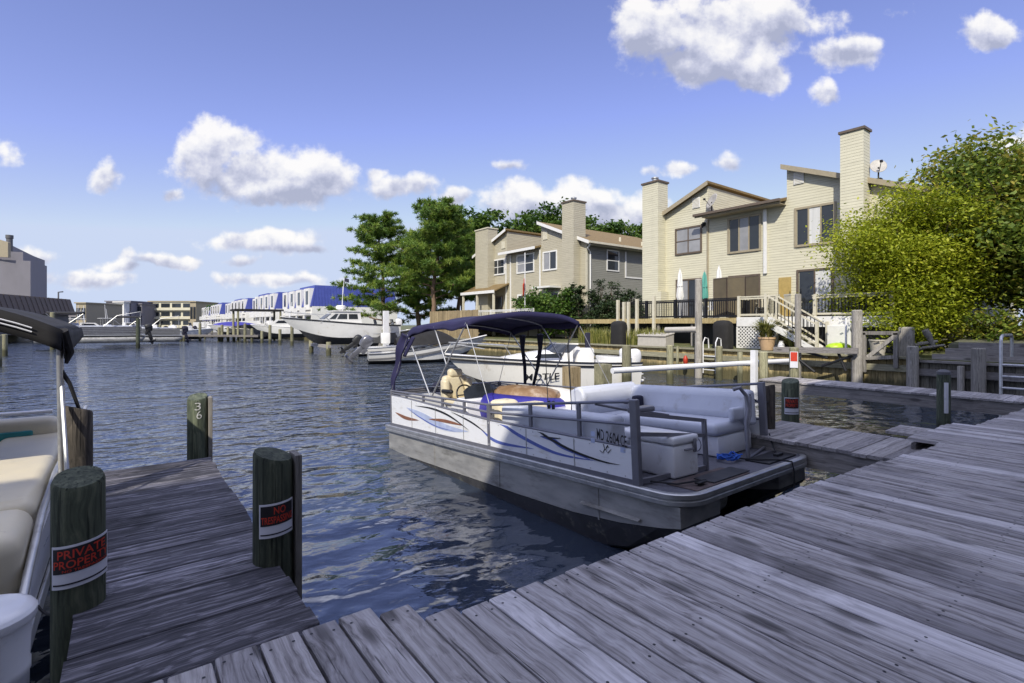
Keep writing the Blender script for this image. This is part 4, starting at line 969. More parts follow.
window(h, HX, 15.72, 17.4, 6.22, 7.72, M_TRIMB, M_GLASB, 2, 2)
window(h, HX, 12.5, 14.25, 5.95, 7.78, M_TRIMT, [M_GLASS, M_GLASB, M_GLASS], 3, 1, .1)
window(h, HX, 9.2, 10.95, 5.9, 7.72, M_TRIMT, [M_GLASS, M_CURT, M_GLASS], 3, 1, .1)
window(h, HX, 9.3, 10.85, 2.72, 4.85, M_TRIMB, [M_CURT, M_GLASS], 2, 1, .09, 'sliding_door')
window(h, HX, 12.55, 14.2, 2.72, 4.82, M_TRIMB, [M_GLASS, M_GLASB], 2, 1, .09, 'sliding_door')
window(h, HX, 15.75, 17.35, 2.72, 4.85, M_TRIMB, [M_GLASS, M_GLASB], 2, 1, .09, 'sliding_door')
MB().box(HX - .06, HX - .004, 11.1, 11.65, 2.72, 4.55).build('yellow_panel', M_YELLOW, h)
for y, z in ((16.05, 8.95), (10.75, 9.1)):
    v = MB(); v.box(HX - .05, HX - .004, y - .22, y + .22, z - .28, z + .28); o = v.build('gable_vent', M_TRIMW, h)
    v = MB()
    for k in range(7): v.box(HX - .062, HX - .051, y - .18, y + .18, z - .24 + k * .07, z - .215 + k * .07)
    v.build('louvre', M_TRIMC, o)
b = MB(); b.box(HX - .16, HX - .002, 15.5, 15.62, 7.62, 7.8); b.lathe((HX - .2, 15.56, 7.6), [(.05, -.1), (.1, .1)], 10); b.build('flood_light', M_BLACKM, h)
b = MB(); b.box(HX - .12, HX - .004, 8.86, 9.0, 3.2, 3.75); b.tube([(HX - .06, 8.9, 2.7), (HX - .06, 8.92, 4.4), (HX - .06, 8.8, 6.2)], .02); b.tube([(HX - .05, 8.85, 5.0), (HX - .05, 8.83, 9.0)], .025); b.build('meter_conduit', M_BLACKM, h)
def dish(label, c, yaw, r=.4):
    t = thing('satellite_dish', label, 'satellite dish', c)
    b = MB(); n = 20; mx = Matrix.Rotation(yaw, 4, 'Z') @ Matrix.Rotation(R(25), 4, 'Y')
    rows = [(.02, 0), (.45, .03), (.8, .09), (1., .14)]
    vs = [Vector(c) + Vector((0, 0, .55)) + mx @ Vector((-hh * r * 1.2 + .05, q * r * math.cos(2 * math.pi * k / n), q * r * 1.1 * math.sin(2 * math.pi * k / n))) for q, hh in rows for k in range(n)]
    b.add(vs, [(i * n + k, i * n + (k + 1) % n, (i + 1) * n + (k + 1) % n, (i + 1) * n + k) for i in range(3) for k in range(n)] + [list(range(n))])
    b.build('reflector', M_DISH, t, True, solid=.012)
    b = MB(); e = Vector(c) + Vector((0, 0, .55)) + mx @ Vector((-.42, 0, -.12)); b.tube([Vector(c) + Vector((0, 0, .2)), e], .014); b.cbox(e.x - .05, e.x + .05, e.y - .05, e.y + .05, e.z - .05, e.z + .05, .015); b.build('feed_arm', M_BLACKM, t)
    b = MB(); b.tube([Vector(c), Vector(c) + Vector((0, 0, .5))], .03); b.cbox(c[0] - .12, c[0] + .12, c[1] - .12, c[1] + .12, c[2] - .02, c[2] + .03, .01); b.build('mast', M_BLACKM, t)
dish('satellite dish on the low middle roof of the cream house', (HX - .25, 15.0, 8.26), R(-25))
dish('satellite dish on the roof edge right of the tall right chimney', (HX - .05, 7.62, 8.32), R(30), .3)

# ---- the farther tan house pair
HX1 = 25.0
h = thing('house', 'tan townhouse pair with brown roof, white trim and a grey side wall', 'house', (HX1, 31, 1.3))
poly_wall('wall', [(33.6, GZ), (38.2, GZ), (38.2, 8.35), (33.6, 9.95)], HX1, HX1 + 11, M_TAN, h)
poly_wall('wall', [(29.3, GZ), (33.597, GZ), (33.597, 8.2), (29.3, 8.2)], HX1, HX1 + 11, M_TAN, h)
poly_wall('wall', [(24.63, GZ), (29.297, GZ), (29.297, 9.85), (24.63, 8.0)], HX1, HX1 + 11, M_TAN, h)
MB().box(HX1 + .12, HX1 + 11.0, 24.58, 24.627, GZ, 7.98).build('side_wall', M_GREYS, h)
MB().box(HX1 - .02, HX1 + .118, 24.56, 24.625, GZ, 7.98).build('corner_board', M_TRIMC, h)
roof_slab('roof', 38.4, 8.28, 33.45, 10.02, HX1 - .3, HX1 + 11.3, .12, M_ROOF, h, fm=M_TRIMW)
rr = roof_slab('roof', 29.45, 9.95, 24.05, 7.82, HX1 - .3, HX1 + 11.3, .12, M_ROOF, h, fm=M_TRIMW)
b = MB(); b.box(HX1 - .34, HX1 + 11.2, 23.93, 24.046, 7.78, 7.92); b.build('gutter', M_TRIMC, rr)
b = MB(); b.lathe((HX1 + 4.6, 25.6, 8.5), [(.09, -.2), (.09, .35), (.03, .36)], 10); b.lathe((HX1 + 6.4, 25.0, 8.3), [(.07, -.2), (.07, .3), (.03, .31)], 10); b.build('vent_pipe', M_TRIMC, rr, True)
b = MB(); b.box(HX1 - .02, HX1 + 11, 24.1, 24.56, 7.72, 7.76); b.build('soffit', M_TRIMC, rr)
mr = MB().prism([(HX1 - .62, 8.02), (HX1 + 6, 9.65), (HX1 + 6, 9.77), (HX1 - .62, 8.14)], 'Y', 29.31, 33.59).build('roof', M_ROOF, h)
MB().box(HX1 - .67, HX1 - .622, 29.31, 34.0, 7.97, 8.17).build('fascia', M_TRIMW, mr)
chimney(h, 35.4, 37.3, 24.3, 25.3, GZ, 10.4, M_TAN, M_TRIMC)
chimney(h, 25.15, 26.3, 24.35, 25.5, GZ, 10.75, M_TAN, M_TRIMB, True)
window(h, HX1, 33.9, 35.9, 6.45, 7.8, M_TRIMW, M_GLASS, 2, 2, .11)
window(h, HX1, 30.1, 32.3, 6.35, 7.85, M_TRIMW, [M_GLASS, M_GLASB], 2, 2, .11)
window(h, HX1, 27.5, 29.1, 6.3, 7.75, M_TRIMW, [M_GLASS, M_GLASB], 2, 1, .11)
window(h, HX1, 30.6, 32.2, 2.7, 4.7, M_TRIMW, M_GLASS, 2, 1, .12, 'sliding_door')
window(h, HX1, 27.3, 28.9, 2.7, 4.75, M_TRIMW, M_GLASS, 2, 1, .12, 'sliding_door')
window(h, HX1, 34.2, 35.8, 2.7, 4.7, M_TRIMB, M_GLASS, 2, 1, .1, 'sliding_door')
for y, z in ((34.1, 8.9), (28.8, 8.95)): MB().box(HX1 - .05, HX1 - .004, y - .25, y + .25, z - .3, z + .3).build('gable_vent', M_TRIMC, h)
b = MB()
for y in (29.32, 33.62, 33.0): b.box(HX1 - .1, HX1 - .02, y, y + .1, GZ, 7.95)
b.build('downspout', M_TRIMW, h)
b = MB(); b.tube([(HX1 - .1, 24.1, 7.75), (HX1 - .05, 24.4, 7.5), (HX1 + .3, 24.5, 7.25), (HX1 + .3, 24.5, 1.4)], .055, 8); b.build('downspout', M_TRIMW, h)
side_window(h, 24.58, HX1 + 2.0, HX1 + 3.3, 6.1, 7.6, M_TRIMW, M_GLASS)
side_window(h, 24.58, HX1 + 6.8, HX1 + 7.6, 6.4, 7.5, M_TRIMW, M_GLASS)
b = MB(); b.box(HX1 + 3.95, HX1 + 4.07, 24.53, 24.577, 5.7, 7.6); b.box(HX1 + 4.07, HX1 + 8, 24.53, 24.577, 5.7, 5.8); b.build('side_trim', M_TRIMW, h)
b = MB(); b.box(HX1 + .5, HX1 + .95, 24.4, 24.577, 3.2, 3.8); b.build('meter_box', M_TRIMW, h)
pr_ = MB().prism([(HX1 - 1.5, 4.95), (HX1 - .02, 5.6), (HX1 - .02, 5.7), (HX1 - 1.5, 5.05)], 'Y', 33.3, 38.4).build('porch_roof', M_ROOF, h)
MB().box(HX1 - 1.55, HX1 - 1.502, 33.3, 38.4, 4.85, 5.08).build('fascia', M_TRIMW, pr_)
b = MB()
for y in (33.5, 35.9, 38.1): b.box(HX1 - 1.45, HX1 - 1.3, y, y + .15, 1.3, 4.9)
b.build('porch_post', M_TRIMC, pr_)
MB().box(HX1 - 1.1, HX1 - .02, 27.1, 29.1, 4.95, 5.08).build('awning', M_TRIMW, h)

# ---- the three-storey row behind the camera; it throws the shade over the near docks
for (x0, x1, zt, lab) in ((-22, 5.2, 10.15, 'tall sand coloured townhouse row standing behind the wide dock'), (5.2, 12.3, 11.7, 'taller sand coloured townhouse block right behind the wide dock')):
    t = thing('townhouse_row', lab, 'house', ((x0 + x1) / 2, -5, .9))
    MB().box(x0, x1, -11, -1.25, .7, zt - .25).build('wall', M_BACKS, t)
    MB().prism([(-11.4, zt - .25), (-.9, zt - .25), (-.9, zt), (-11.4, zt + .6)], 'X', x0, x1 - .004).build('roof', M_ROOF, t)
    x = x0 + 1.2
    while x < x1 - 2:
        for z in (1.3, 4.1, 7.0):
            if z + 2 < zt:
                w = MB(); w.box(x, x + 1.8, -1.25, -1.19, z, z + 2.0); o = w.build('window', M_TRIMW, t); MB().box(x + .1, x + 1.7, -1.192, -1.17, z + .1, z + 1.9).build('pane', M_GLASS, o)
        x += 3.4

# ---------------------------------------------------------------- the deck of the cream house and its yard
dkk = thing('house_deck', 'raised deck with cream railing, white lattice skirt and stairs in front of the cream house', 'deck', (23.4, 9, 1.3))
FZ = 2.66
MB().box(22.03, HX - .01, 6.3, 12.16, FZ - .06, FZ).build('floor', W_CAP, dkk)
MB().box(21.97, 22.028, 6.3, 12.2, FZ - .42, FZ - .005).build('skirt_board', M_TRIMW, dkk)
b = MB(); y0, y1, z0, z1 = 10.45, 12.14, 1.33, FZ - .43
for s in (-1, 1):
    c = -4.
    while c < 4:
        pts = []
        a0 = (y0 + y1) / 2 + c
        seg = [(a0 + s * (z0 - 1.8), z0), (a0 + s * (z1 - 1.8), z1)]
        (ya, za), (yb, zb) = seg
        def clip(ya, za, yb, zb):
            if abs(yb - ya) < 1e-6: return None
            t0, t1 = 0, 1
            for lim, sg in ((y0, 1), (y1, -1)):
                da, db_ = sg * (ya - lim), sg * (yb - lim)
                if da < 0 and db_ < 0: return None
                if da < 0: t0 = max(t0, da / (da - db_))
                elif db_ < 0: t1 = min(t1, da / (da - db_))
            if t1 - t0 < .02: return None
            return (ya + (yb - ya) * t0, za + (zb - za) * t0, ya + (yb - ya) * t1, za + (zb - za) * t1)
        q = clip(ya, za, yb, zb)
        if q: b.bar((22.0 + .006 * s, q[0], q[1]), (22.0 + .006 * s, q[2], q[3]), .01, .045)
        c += .155
b.box(21.985, 22.02, y0, y1, z0 - .06, z0); b.box(21.985, 22.02, y1, y1 + .08, z0 - .06, z1); b.box(21.985, 22.02, y0 - .08, y0, z0 - .06, z1)
b.build('lattice_skirt', M_TRIMW, dkk)
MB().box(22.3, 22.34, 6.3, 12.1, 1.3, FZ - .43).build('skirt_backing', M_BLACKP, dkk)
def railing(parent, pts, zf, hgt, posts, m, bm, pm=None, gap=.115):
    """rails, square balusters and posts along straight runs of (x, y)"""
    rl = MB(); bl = MB()
    for (xa, ya), (xb, yb) in zip(pts, pts[1:]):
        rl.bar((xa, ya, zf + hgt), (xb, yb, zf + hgt), .11, .05); rl.bar((xa, ya, zf + hgt - .08), (xb, yb, zf + hgt - .08), .05, .08); rl.bar((xa, ya, zf + .1), (xb, yb, zf + .1), .05, .08)
        ln = math.hypot(xb - xa, yb - ya); n = int(ln / gap)
        for k in range(1, n): t = k / n; x, y = xa + (xb - xa) * t, ya + (yb - ya) * t; bl.box(x - .014, x + .014, y - .014, y + .014, zf + .13, zf + hgt - .1)
    o = rl.build('railing', m, parent); bl.build('baluster', bm, o)
    for x, y in posts: MB().box(x - .06, x + .06, y - .06, y + .06, zf - .3, zf + hgt + .05).build('railing_post', pm or m, parent)
railing(dkk, [(22.06, 12.14), (22.06, 10.42)], FZ, .9, [(22.06, 12.13), (22.06, 10.42)], M_TRIMC, M_BLACKM)
railing(dkk, [(22.06, 9.05), (22.06, 6.36)], FZ, .84, [(22.06, 8.95), (22.06, 6.38)], M_TRIMC, M_BLACKM)
railing(dkk, [(22.06, 12.13), (24.7, 12.13)], FZ, .9, [], M_TRIMC, M_BLACKM)
sb = MB()
N = 7
for k in range(N):
    ya = 10.36 - k * .25; zz = FZ - (k + 1) * .175; sb.box(21.05, 21.95, ya - .27, ya, zz - .04, zz)
sb.build('stair_tread', M_TRIMC, dkk)
for x in (21.02, 21.94): MB().prism([(10.4, FZ - .1), (10.4, FZ - .42), (8.62, 1.28), (8.5, 1.28), (8.5, 1.42)], 'X', x, x + .04).build('stringer', M_TRIMW, dkk)
for x in (21.03, 21.97):
    b = MB(); b.bar((x, 10.38, FZ + .86), (x, 8.5, 1.42 + .92), .07, .05); b.bar((x, 10.38, FZ + .14), (x, 8.5, 1.42 + .16), .05, .06)
    o = b.build('stair_rail', M_TRIMC, dkk); b = MB()
    for k in range(1, 13): t = k / 13; y = 10.38 - 1.88 * t; z = FZ - 1.24 * t; b.box(x - .012, x + .012, y - .012, y + .012, z + .15, z + .84)
    b.build('baluster', M_BLACKM, o)
    MB().box(x - .05, x + .05, 8.42, 8.52, 1.3, 2.45).build('newel_post', M_TRIMC, dkk); MB().box(x - .05, x + .05, 10.36, 10.46, 1.5, 3.6).build('newel_post', M_TRIMC, dkk)
tag(MB().box(21.5, 21.93, 7.5, 8.3, 1.28, 2.3, .02).build('utility_cabinet', M_TRIMW, None), 'white cabinet standing against the deck right of the stairs', 'cabinet')
# dark-railed left part of the deck
dl = thing('house_deck', 'timber edged deck with black metal railing left of the lattice skirted deck', 'deck', (23.4, 15, 1.3))
MB().box(22.2, HX - .01, 12.3, 19.6, FZ - .10, FZ - .04).build('floor', W_CAP, dl)
MB().box(22.14, 22.198, 12.3, 25.5, FZ - .28, FZ - .03).build('edge_beam', W_BULK, dl)
b = MB()
for y in (12.6, 14.6, 16.6, 18.6): b.box(22.25, 22.37, y, y + .12, 1.2, FZ - .11)
b.build('support_post', W_GREY, dl)
MB().box(23.2, 23.3, 12.3, 19.5, 1.3, FZ - .11).build('underdeck_shade_sheet', M_BLACKP, dl)  # black sheet standing in for the shade beneath the deck
railing(dl, [(22.25, 12.35), (22.25, 19.4)], FZ - .04, .92, [(22.25, 13.9), (22.25, 15.6), (22.25, 17.4), (22.25, 19.3)], M_BLACKM, M_BLACKM, gap=.105)

def umbrella(label, x, y, z0, z1, m):
    t = thing('patio_umbrella', label, 'umbrella', (x, y, FZ), 'folded patio umbrellas on the deck')
    MB().tube([(x, y, FZ), (x, y, z1 + .08)], .022, 8).build('pole', M_WHITEP if m is M_WHITEU else M_ALU, t, True)
    b = MB(); n = 18; rows = [(.10, 0), (.15, .12), (.13, .35), (.12, .6), (.085, .85), (.03, 1.)]; vs = []
    for r, q in rows:
        for k in range(n): a = 2 * math.pi * k / n; rr = r * (1 + .28 * math.cos(6 * a + q * 2)); vs.append((x + rr * math.cos(a), y + rr * math.sin(a), z0 + (z1 - z0) * q))
    b.add(vs, [(i * n + k, i * n + (k + 1) % n, (i + 1) * n + (k + 1) % n, (i + 1) * n + k) for i in range(len(rows) - 1) for k in range(n)] + [list(range(n)), list(range((len(rows) - 1) * n, len(rows) * n))])
    b.build('folded_cloth', m, t, True)
    MB().lathe((x, y, z0 + (z1 - z0) * .45), [(.15, 0), (.15, .05)], 12).build('tie_band', m, t)
for px, pt, pb_, lab, m in ((680, 270, 300, 'left of two folded white umbrellas, beside the glass door of the cream house', M_WHITEU), (704.5, 272, 300, 'folded teal patio umbrella on the dark railed deck', M_TEALU), (719, 267, 298, 'right of two folded white umbrellas, right of the teal one', M_WHITEU)):
    X = 23.3; q = on_X(px, pt, X); q2 = on_X(px, pb_, X); umbrella(lab, X, q[1], q2[2], q[2], m)
ps = thing('privacy_screen', 'brown folding privacy screen standing on the deck before the middle door', 'privacy screen', (23.0, 12.3, FZ))
for (xa, ya), (xb, yb) in (((23.1, 14.0), (22.9, 13.2)), ((22.9, 13.18), (23.1, 12.4)), ((23.1, 12.38), (22.85, 11.6))):
    b = MB(); b.bar((xa, ya, FZ + .95), (xb, yb, FZ + .95), .03, 1.86); b.build('screen_panel', M_SCREEN, ps)
    b = MB(); b.bar((xa, ya, FZ), (xa, ya, FZ + 1.92), .05); b.bar((xb, yb, FZ), (xb, yb, FZ + 1.92), .05); b.bar((xa, ya, FZ + 1.9), (xb, yb, FZ + 1.9), .05); b.build('screen_frame', M_TRIMB, ps)
def patio_chair(label, x, y, z, yaw, m, group=None):
    t = thing('patio_chair', label, 'chair', (x, y, z), group, rot=(0, 0, yaw))
    b = MB(); b.box(-.24, .24, -.24, .24, .40, .43); b.build('seat', m, t, local=True)
    b = MB()
    for k in range(6): b.box(.22, .245, -.22 + k * .08, -.18 + k * .08, .45, .92)
    b.box(.215, .25, -.24, .24, .9, .97); b.build('backrest', m, t, local=True)
    for sx in (-.21, .21):
        for sy in (-.21, .21): MB().box(sx - .02, sx + .02, sy - .02, sy + .02, 0, .41).build('leg', m, t, local=True)
    for q in (-.27, .23): MB().box(-.24, .24, q, q + .04, .6, .64).build('armrest', m, t, local=True)
    return t
patio_chair('cream slatted patio chair behind the railing above the lattice', 22.7, 11.4, FZ, .3, M_TRIMC)
patio_chair('cream slatted patio chair at the head of the deck stairs', 22.7, 10.1, FZ, 2.6, M_TRIMC)
patio_chair('white plastic patio chair by the glass door under the folded umbrella', 23.6, 14.6, FZ - .04, -.4, M_WHITEP)
def covered_grill(label, x, y, z, w, hh):
    b = MB(); n = 20; vs = []
    rows = [(1.04, 0), (1.0, .5), (1.0, .8), (.9, .93), (.6, 1.0), (.1, 1.02)]
    for s, q in rows:
        for k in range(n):
            a = 2 * math.pi * k / n; ca_, sa = math.cos(a), math.sin(a); f = 1 + .03 * math.sin(7 * a + q * 5)
            vs.append((x + s * f * .30 * math.copysign(abs(ca_) ** .5, ca_), y + s * f * w / 2 * math.copysign(abs(sa) ** .5, sa), z + hh * q))
    b.add(vs, [(i * n + k, i * n + (k + 1) % n, (i + 1) * n + (k + 1) % n, (i + 1) * n + k) for i in range(len(rows) - 1) for k in range(n)] + [list(range((len(rows) - 1) * n, len(rows) * n))])
    return tag(b.build('covered_grill', M_BLACKC, None, True), label, 'grill')
q = on_X(619, 344, 21.2); covered_grill('black covered grill standing among the reeds', 21.2, q[1], 1.22, .85, 1.28)
q = on_X(723, 345, 21.6); covered_grill('black covered grill left of the white lattice skirt', 21.6, q[1], 1.25, .8, 1.25)
q0 = on_X(638, 340, 21.0); q1 = on_X(666, 340, 21.0)
bx_ = thing('dock_box', 'long beige dock storage box on the bank', 'storage box', (21.3, (q0[1] + q1[1]) / 2, 1.25))
MB().prism([(20.95, 1.24), (21.65, 1.24), (21.65, 1.85), (20.98, 1.72)], 'Y', q1[1], q0[1]).build('chest', M_BOXG, bx_, bevel=.02)
MB().prism([(20.92, 1.725), (21.68, 1.858), (21.68, 1.93), (20.92, 1.80)], 'Y', q1[1] - .03, q0[1] + .03).build('lid', M_BOXG, bx_, bevel=.02)
# planter
q = on_X(767, 349, 21.2)
pt = thing('planter', 'terracotta pot of arching green grass in front of the lattice', 'planter', (21.2, q[1], 1.27))
MB().lathe((21.2, q[1], 1.27), [(.24, 0), (.32, .45), (.35, .46), (.35, .54), (.30, .54), (.28, .45), (.05, .44)], 24).build('pot', M_TERRA, pt, 40)
tag(MB().lathe((21.1, q[1] - .62, 1.27), [(.1, 0), (.14, .15), (.11, .28), (.07, .36), (.09, .4), (.05, .4)], 16).build('vase', M_WHITEP, None, True), 'small white vase on the ground beside the terracotta pot', 'vase')
def blades(name, parent, x, y, z, n, h, spread, m, w=.012, curl=.7, rect=None):
    rng = RNG; V = []
    for i in range(n):
        a = rng.uniform(0, 2 * np.pi); s = rng.uniform(.2, 1) * spread; hh = h * rng.uniform(.55, 1.1)
        bx = x + (rng.uniform(-rect[0], rect[0]) if rect else rng.normal(0, .06)); by = y + (rng.uniform(-rect[1], rect[1]) if rect else rng.normal(0, .06))
        d = np.array([math.cos(a), math.sin(a), 0]); sd = np.array([-math.sin(a), math.cos(a), 0]) * w
        p0 = np.array([bx, by, z]); p1 = p0 + d * s * .35 + np.array([0, 0, hh * .65]); p2 = p0 + d * s + np.array([0, 0, hh * (1 - curl * .35 * rng.random())])
        V += [p0 - sd, p0 + sd, p1 + sd * .9, p1 - sd * .9, p1 - sd * .9, p1 + sd * .9, p2 + sd * .15, p2 - sd * .15]
    V = np.array(V); 
    if parent is not None: V = V - np.array(world_loc(parent))
    return fast_mesh(name, V, 4, np.repeat(rng.random(n), 2), m, parent)
blades('grass', pt, 21.2, q[1], 1.7, 520, .85, .85, L_REED, .026)
tag(blades('ornamental_grass', None, 21.3, q[1] - 1.0, 1.27, 300, .8, .7, L_REED, .022), 'clump of dry grass at the foot of the deck stairs', 'plant')
for i, (px, yy) in enumerate(((590, 0), (601, 0), (640, 0), (656, 0))):
    X = 21.4; q = on_X(px, 340, X)
    tag(blades('reeds', None, X, q[1], 1.22, 300, .95, .3, L_REED, .016, .5, (.35, .7)), ['clump of yellow green reeds left of the black covered grill', 'reeds just touching the black covered grill on the left', 'reeds behind the beige dock box left end', 'reeds behind the beige dock box middle', 'reeds at the right end of the beige dock box', 'reeds at the far left of the bank by the boat stern'][i], 'reeds', 'reed clumps along the bank')

# boat-lift piles, beams and odd posts on the bank side
def post(label, x, y, z0, z1, r, m, group=None, square=False):
    b = MB(); b.cr = random.random()
    if square: b.box(x - r, x + r, y - r, y + r, z0, z1)
    else: b.lathe((x, y, 0), [(r * 1.06, z0), (r, z1 - .03), (r * .8, z1)], 14)
    return tag(b.build('timber_post', m, None, 0 if square else True), label, 'post', group)
def postp(label, px, ytop, X, r, m, z0=-1.5, group=None, square=False):
    q = on_X(px, ytop, X); return post(label, X, q[1], z0, q[2], r, m, group, square)
postp('tall grey boat lift pile standing before the glass door of the cream house', 698.5, 279, 20.0, .15, W_GREY)
postp('grey lift post at the foot of the deck stairs', 798, 294, 20.0, .11, W_GREY)
postp('stout grey post right of the white pole', 857, 310, 20.1, .16, W_GREY)
postp('thin white pipe pole left of the stout grey post', 846, 318, 20.6, .035, M_WHITEP, .8)
b = MB(); qa, qb = on_X(666, 330, 19.9), on_X(697, 329.5, 19.9); b.tube([qa, qb], .13, 14); lf = tag(b.build('lift_beam', M_BOXG, None, True), 'thick pale roller beam fixed to the tall grey lift pile', 'lift beam')
b = MB(); qa, qb = on_X(774, 349.5, 19.8), on_X(858, 351, 19.8); b.bar(qa, qb, .12, .2); tag(b.build('lift_beam', W_FASC), 'dark weathered beam resting between two lift posts', 'lift beam')
b = MB()
for (p_, q_) in (((790, 352), (815, 372)), ((806, 352), (828, 358)), ((822, 366), (852, 356)), ((838, 352), (846, 371))):
    b.tube([on_X(*p_, 19.95), on_X(*q_, 19.9)], .05, 7)
tag(b.build('lift_hardware', M_BLACKP, None, True), 'tangle of dark lift pulleys and braces under the weathered beam', 'lift gear')
for px, yt, X, lab, r in ((670, 345, 17.0, 'yellowish post left of the red buoy', .13), (677.5, 346, 20.3, 'thin dark stake close to the red buoy', .06), (719, 346, 19.8, 'yellowish post right of the white ladder', .14), (740, 352, 19.4, 'short pale stub post in the slip', .1), (626.5, 345, 14.9, 'tall pale post by the stern of the lettered white boat', .17), (912.5, 346, 20.2, 'leaning grey pile at the edge of the shade on the bulkhead', .16), (978.5, 348, 20.2, 'grey pile in the shade left of the metal ladder', .17), (961, 366, 20.25, 'short square post beside the shaded grey pile', .09)):
    postp(lab, px, yt, X, r, W_PILG if px < 800 else W_GREY, group='posts along the bulkhead')
for px, yt, lab in ((618, 300, 'first pale fence post from the left before the dark hedge'), (624, 302, 'second pale fence post from the left before the dark hedge'), (628.5, 302, 'third pale fence post from the left before the dark hedge'), (637, 299, 'fourth pale fence post from the left before the dark hedge'), (654, 296, 'tall pale post in front of the left chimney')):
    postp(lab, px, yt, 22.1, .07, M_TRIMC, 1.3, 'pale posts before the hedge', True)
q = on_X(685.5, 356, 20.0); tag(MB().lathe((20.0, q[1], q[2] - .22), [(.02, -.2), (.1, -.08), (.1, .12), (.03, .24)], 12).build('buoy', M_REDF, None, True), 'red buoy hanging on the sunlit bulkhead', 'buoy')
b = MB(); qy = on_X(710, 345, 20.3)[1]
for dy in (-.3, .3): b.tube([(20.25, qy + dy, .2), (20.25, qy + dy, 1.55), (20.4, qy + dy, 1.75), (20.65, qy + dy, 1.7), (20.7, qy + dy, 1.25)], .025, 8)
for z in (.35, .65, .95): b.tube([(20.25, qy - .3, z), (20.25, qy + .3, z)], .022, 8)
tag(b.build('boat_ladder', M_WHITEP, None, True), 'white boat ladder hooked over the sunlit bulkhead', 'ladder')
b = MB()
for y_ in (2.70, 1.95): b.tube([(17.0, y_, -1), (17.0, y_, 1.92), (17.06, y_, 2.02), (17.2, y_, 2.07), (18.2, y_, 2.07), (18.3, y_, 2.0), (18.3, y_, 1.5)], .035, 10)
for z in (.1, .45, .8, 1.08, 1.36): b.tube([(17.0, 1.95, z), (17.0, 2.70, z)], .028, 8)
tag(b.build('metal_ladder', M_ALU, None, True), 'bare metal dock ladder with hoop rails at the right edge', 'ladder')
# gate-like frame of grey timbers, bucket, kayak and logs
fg = MB()
for (p_, q_) in (((862, 333), (899, 333)), ((864, 333), (864, 372)), ((896, 333), (896, 368)), ((868, 357), (895, 336)), ((866, 358), (898, 357))):
    fg.bar(on_X(*p_, 20.2 + .02 * p_[1] / 300), on_X(*q_, 20.2 + .02 * p_[1] / 300), .12, .12)
tag(fg.build('braced_gate', W_GREY), 'weathered timber gate with a diagonal brace on the bulkhead', 'gate')
q = on_X(906, 330, 20.9); b = MB(); b.cbox(20.8, 21.1, q[1] - .2, q[1] + .2, 1.2, 2.25, .05); tag(b.build('timber_stump', W_GREY), 'broad upright grey timber between the frame and the driftwood', 'timber')
q = on_X(878, 344, 21.2); tb_ = thing('bucket', 'pale bucket standing behind the diagonal brace', 'bucket', (21.2, q[1], 1.25)); MB().lathe((21.2, q[1], 1.25), [(.2, 0), (.26, .5), (.28, .5), (.28, .55), (.24, .55), (.2, .1)], 18).build('tub', M_BOXG, tb_, True)
q = on_X(846, 345, 21.0); b = MB()
for s in range(1): b.grid(lambda u, v: (21.0 + .9 * (u - .5), q[1] + .25 + .34 * math.cos(2 * math.pi * v) * (1 - (2 * u - 1) ** 2) ** .5 - .2 * (u - .5), 1.5 + .17 * math.sin(2 * math.pi * v) * (1 - (2 * u - 1) ** 2) ** .5), 14, 14)
tag(b.build('kayak_bow', M_LIME, None, True), 'lime green kayak end poking out behind the white pole', 'kayak')
for (p_, q_, r, lab) in (((902, 350), (938, 341), .07, 'upper driftwood log at the foot of the dark tree'), ((904, 354), (945, 345), .06, 'lower driftwood log at the foot of the dark tree'), ((925, 330), (934, 348), .1, 'short upright driftwood stump under the trees')):
    a_, c_ = Vector(on_X(*p_, 21.1)), Vector(on_X(*q_, 21.3)); mdl = a_.lerp(c_, .5) + Vector((0, 0, .06))
    tag(MB().tube([a_, a_.lerp(mdl, .6), mdl, c_], [r, r * 1.15, r * .9, r * .6], 9).build('driftwood_log', W_GREY, None, True), lab, 'driftwood')
# white boom and its posts across the slip
wb = thing('dock_boom', 'long white boom pole reaching across the slip behind the bench seat', 'boom', (14.5, 9.4, 1))
b = MB(); b.tube([(10.95, 9.75, 1.03), (17.6, 9.05, 1.0), (19.9, 8.75, .99)], .085, 12); b.build('pole', M_WHITEP, wb, True)
b = MB(); b.box(17.15, 17.33, 8.85, 9.03, -1, 1.45); b.build('post', M_WHITEP, wb)
post('yellow green pile holding the white boom post', 17.5, 8.75, -1.5, 1.4, .14, W_PILG)
post('square capped greenish pile in the slip left of the bench seat corner', 11.6, 10.7, -1.5, 1.13, .19, W_PILG, None, True)
post('short brownish pile hiding the end of the black boat name', 10.9, 11.35, -1.5, 1.04, .2, W_FENC, None, True)
sp = post('pale pile with a small red notice right of the boom', 18.3, 8.1, -1.5, 1.55, .15, W_PILG)
sp_t = thing('notice', 'small red and white notice fixed to the pale pile by the boom', 'sign', (18.15, 8.0, 1.2))
b = MB(); a_ = face_angle(18.3, 8.1)
f_ = lambda u, v, q=.168: (18.3 + q * math.cos(a_) - u * math.sin(a_), 8.1 + q * math.sin(a_) + u * math.cos(a_), .86 + v)
b.add([f_(u, v) for u, v in ((-.12, 0), (.12, 0), (.12, .55), (-.12, .55))], [(0, 1, 2, 3)]); b.build('panel', M_SIGNW, sp_t, solid=.006)
f2 = lambda u, v: f_(u, v, .175)
b = MB(); b.add([f2(u, v) for u, v in ((-.10, .22), (.10, .22), (.10, .53), (-.10, .53))], [(0, 1, 2, 3)]); b.build('red_field', M_RED, sp_t, solid=.003)
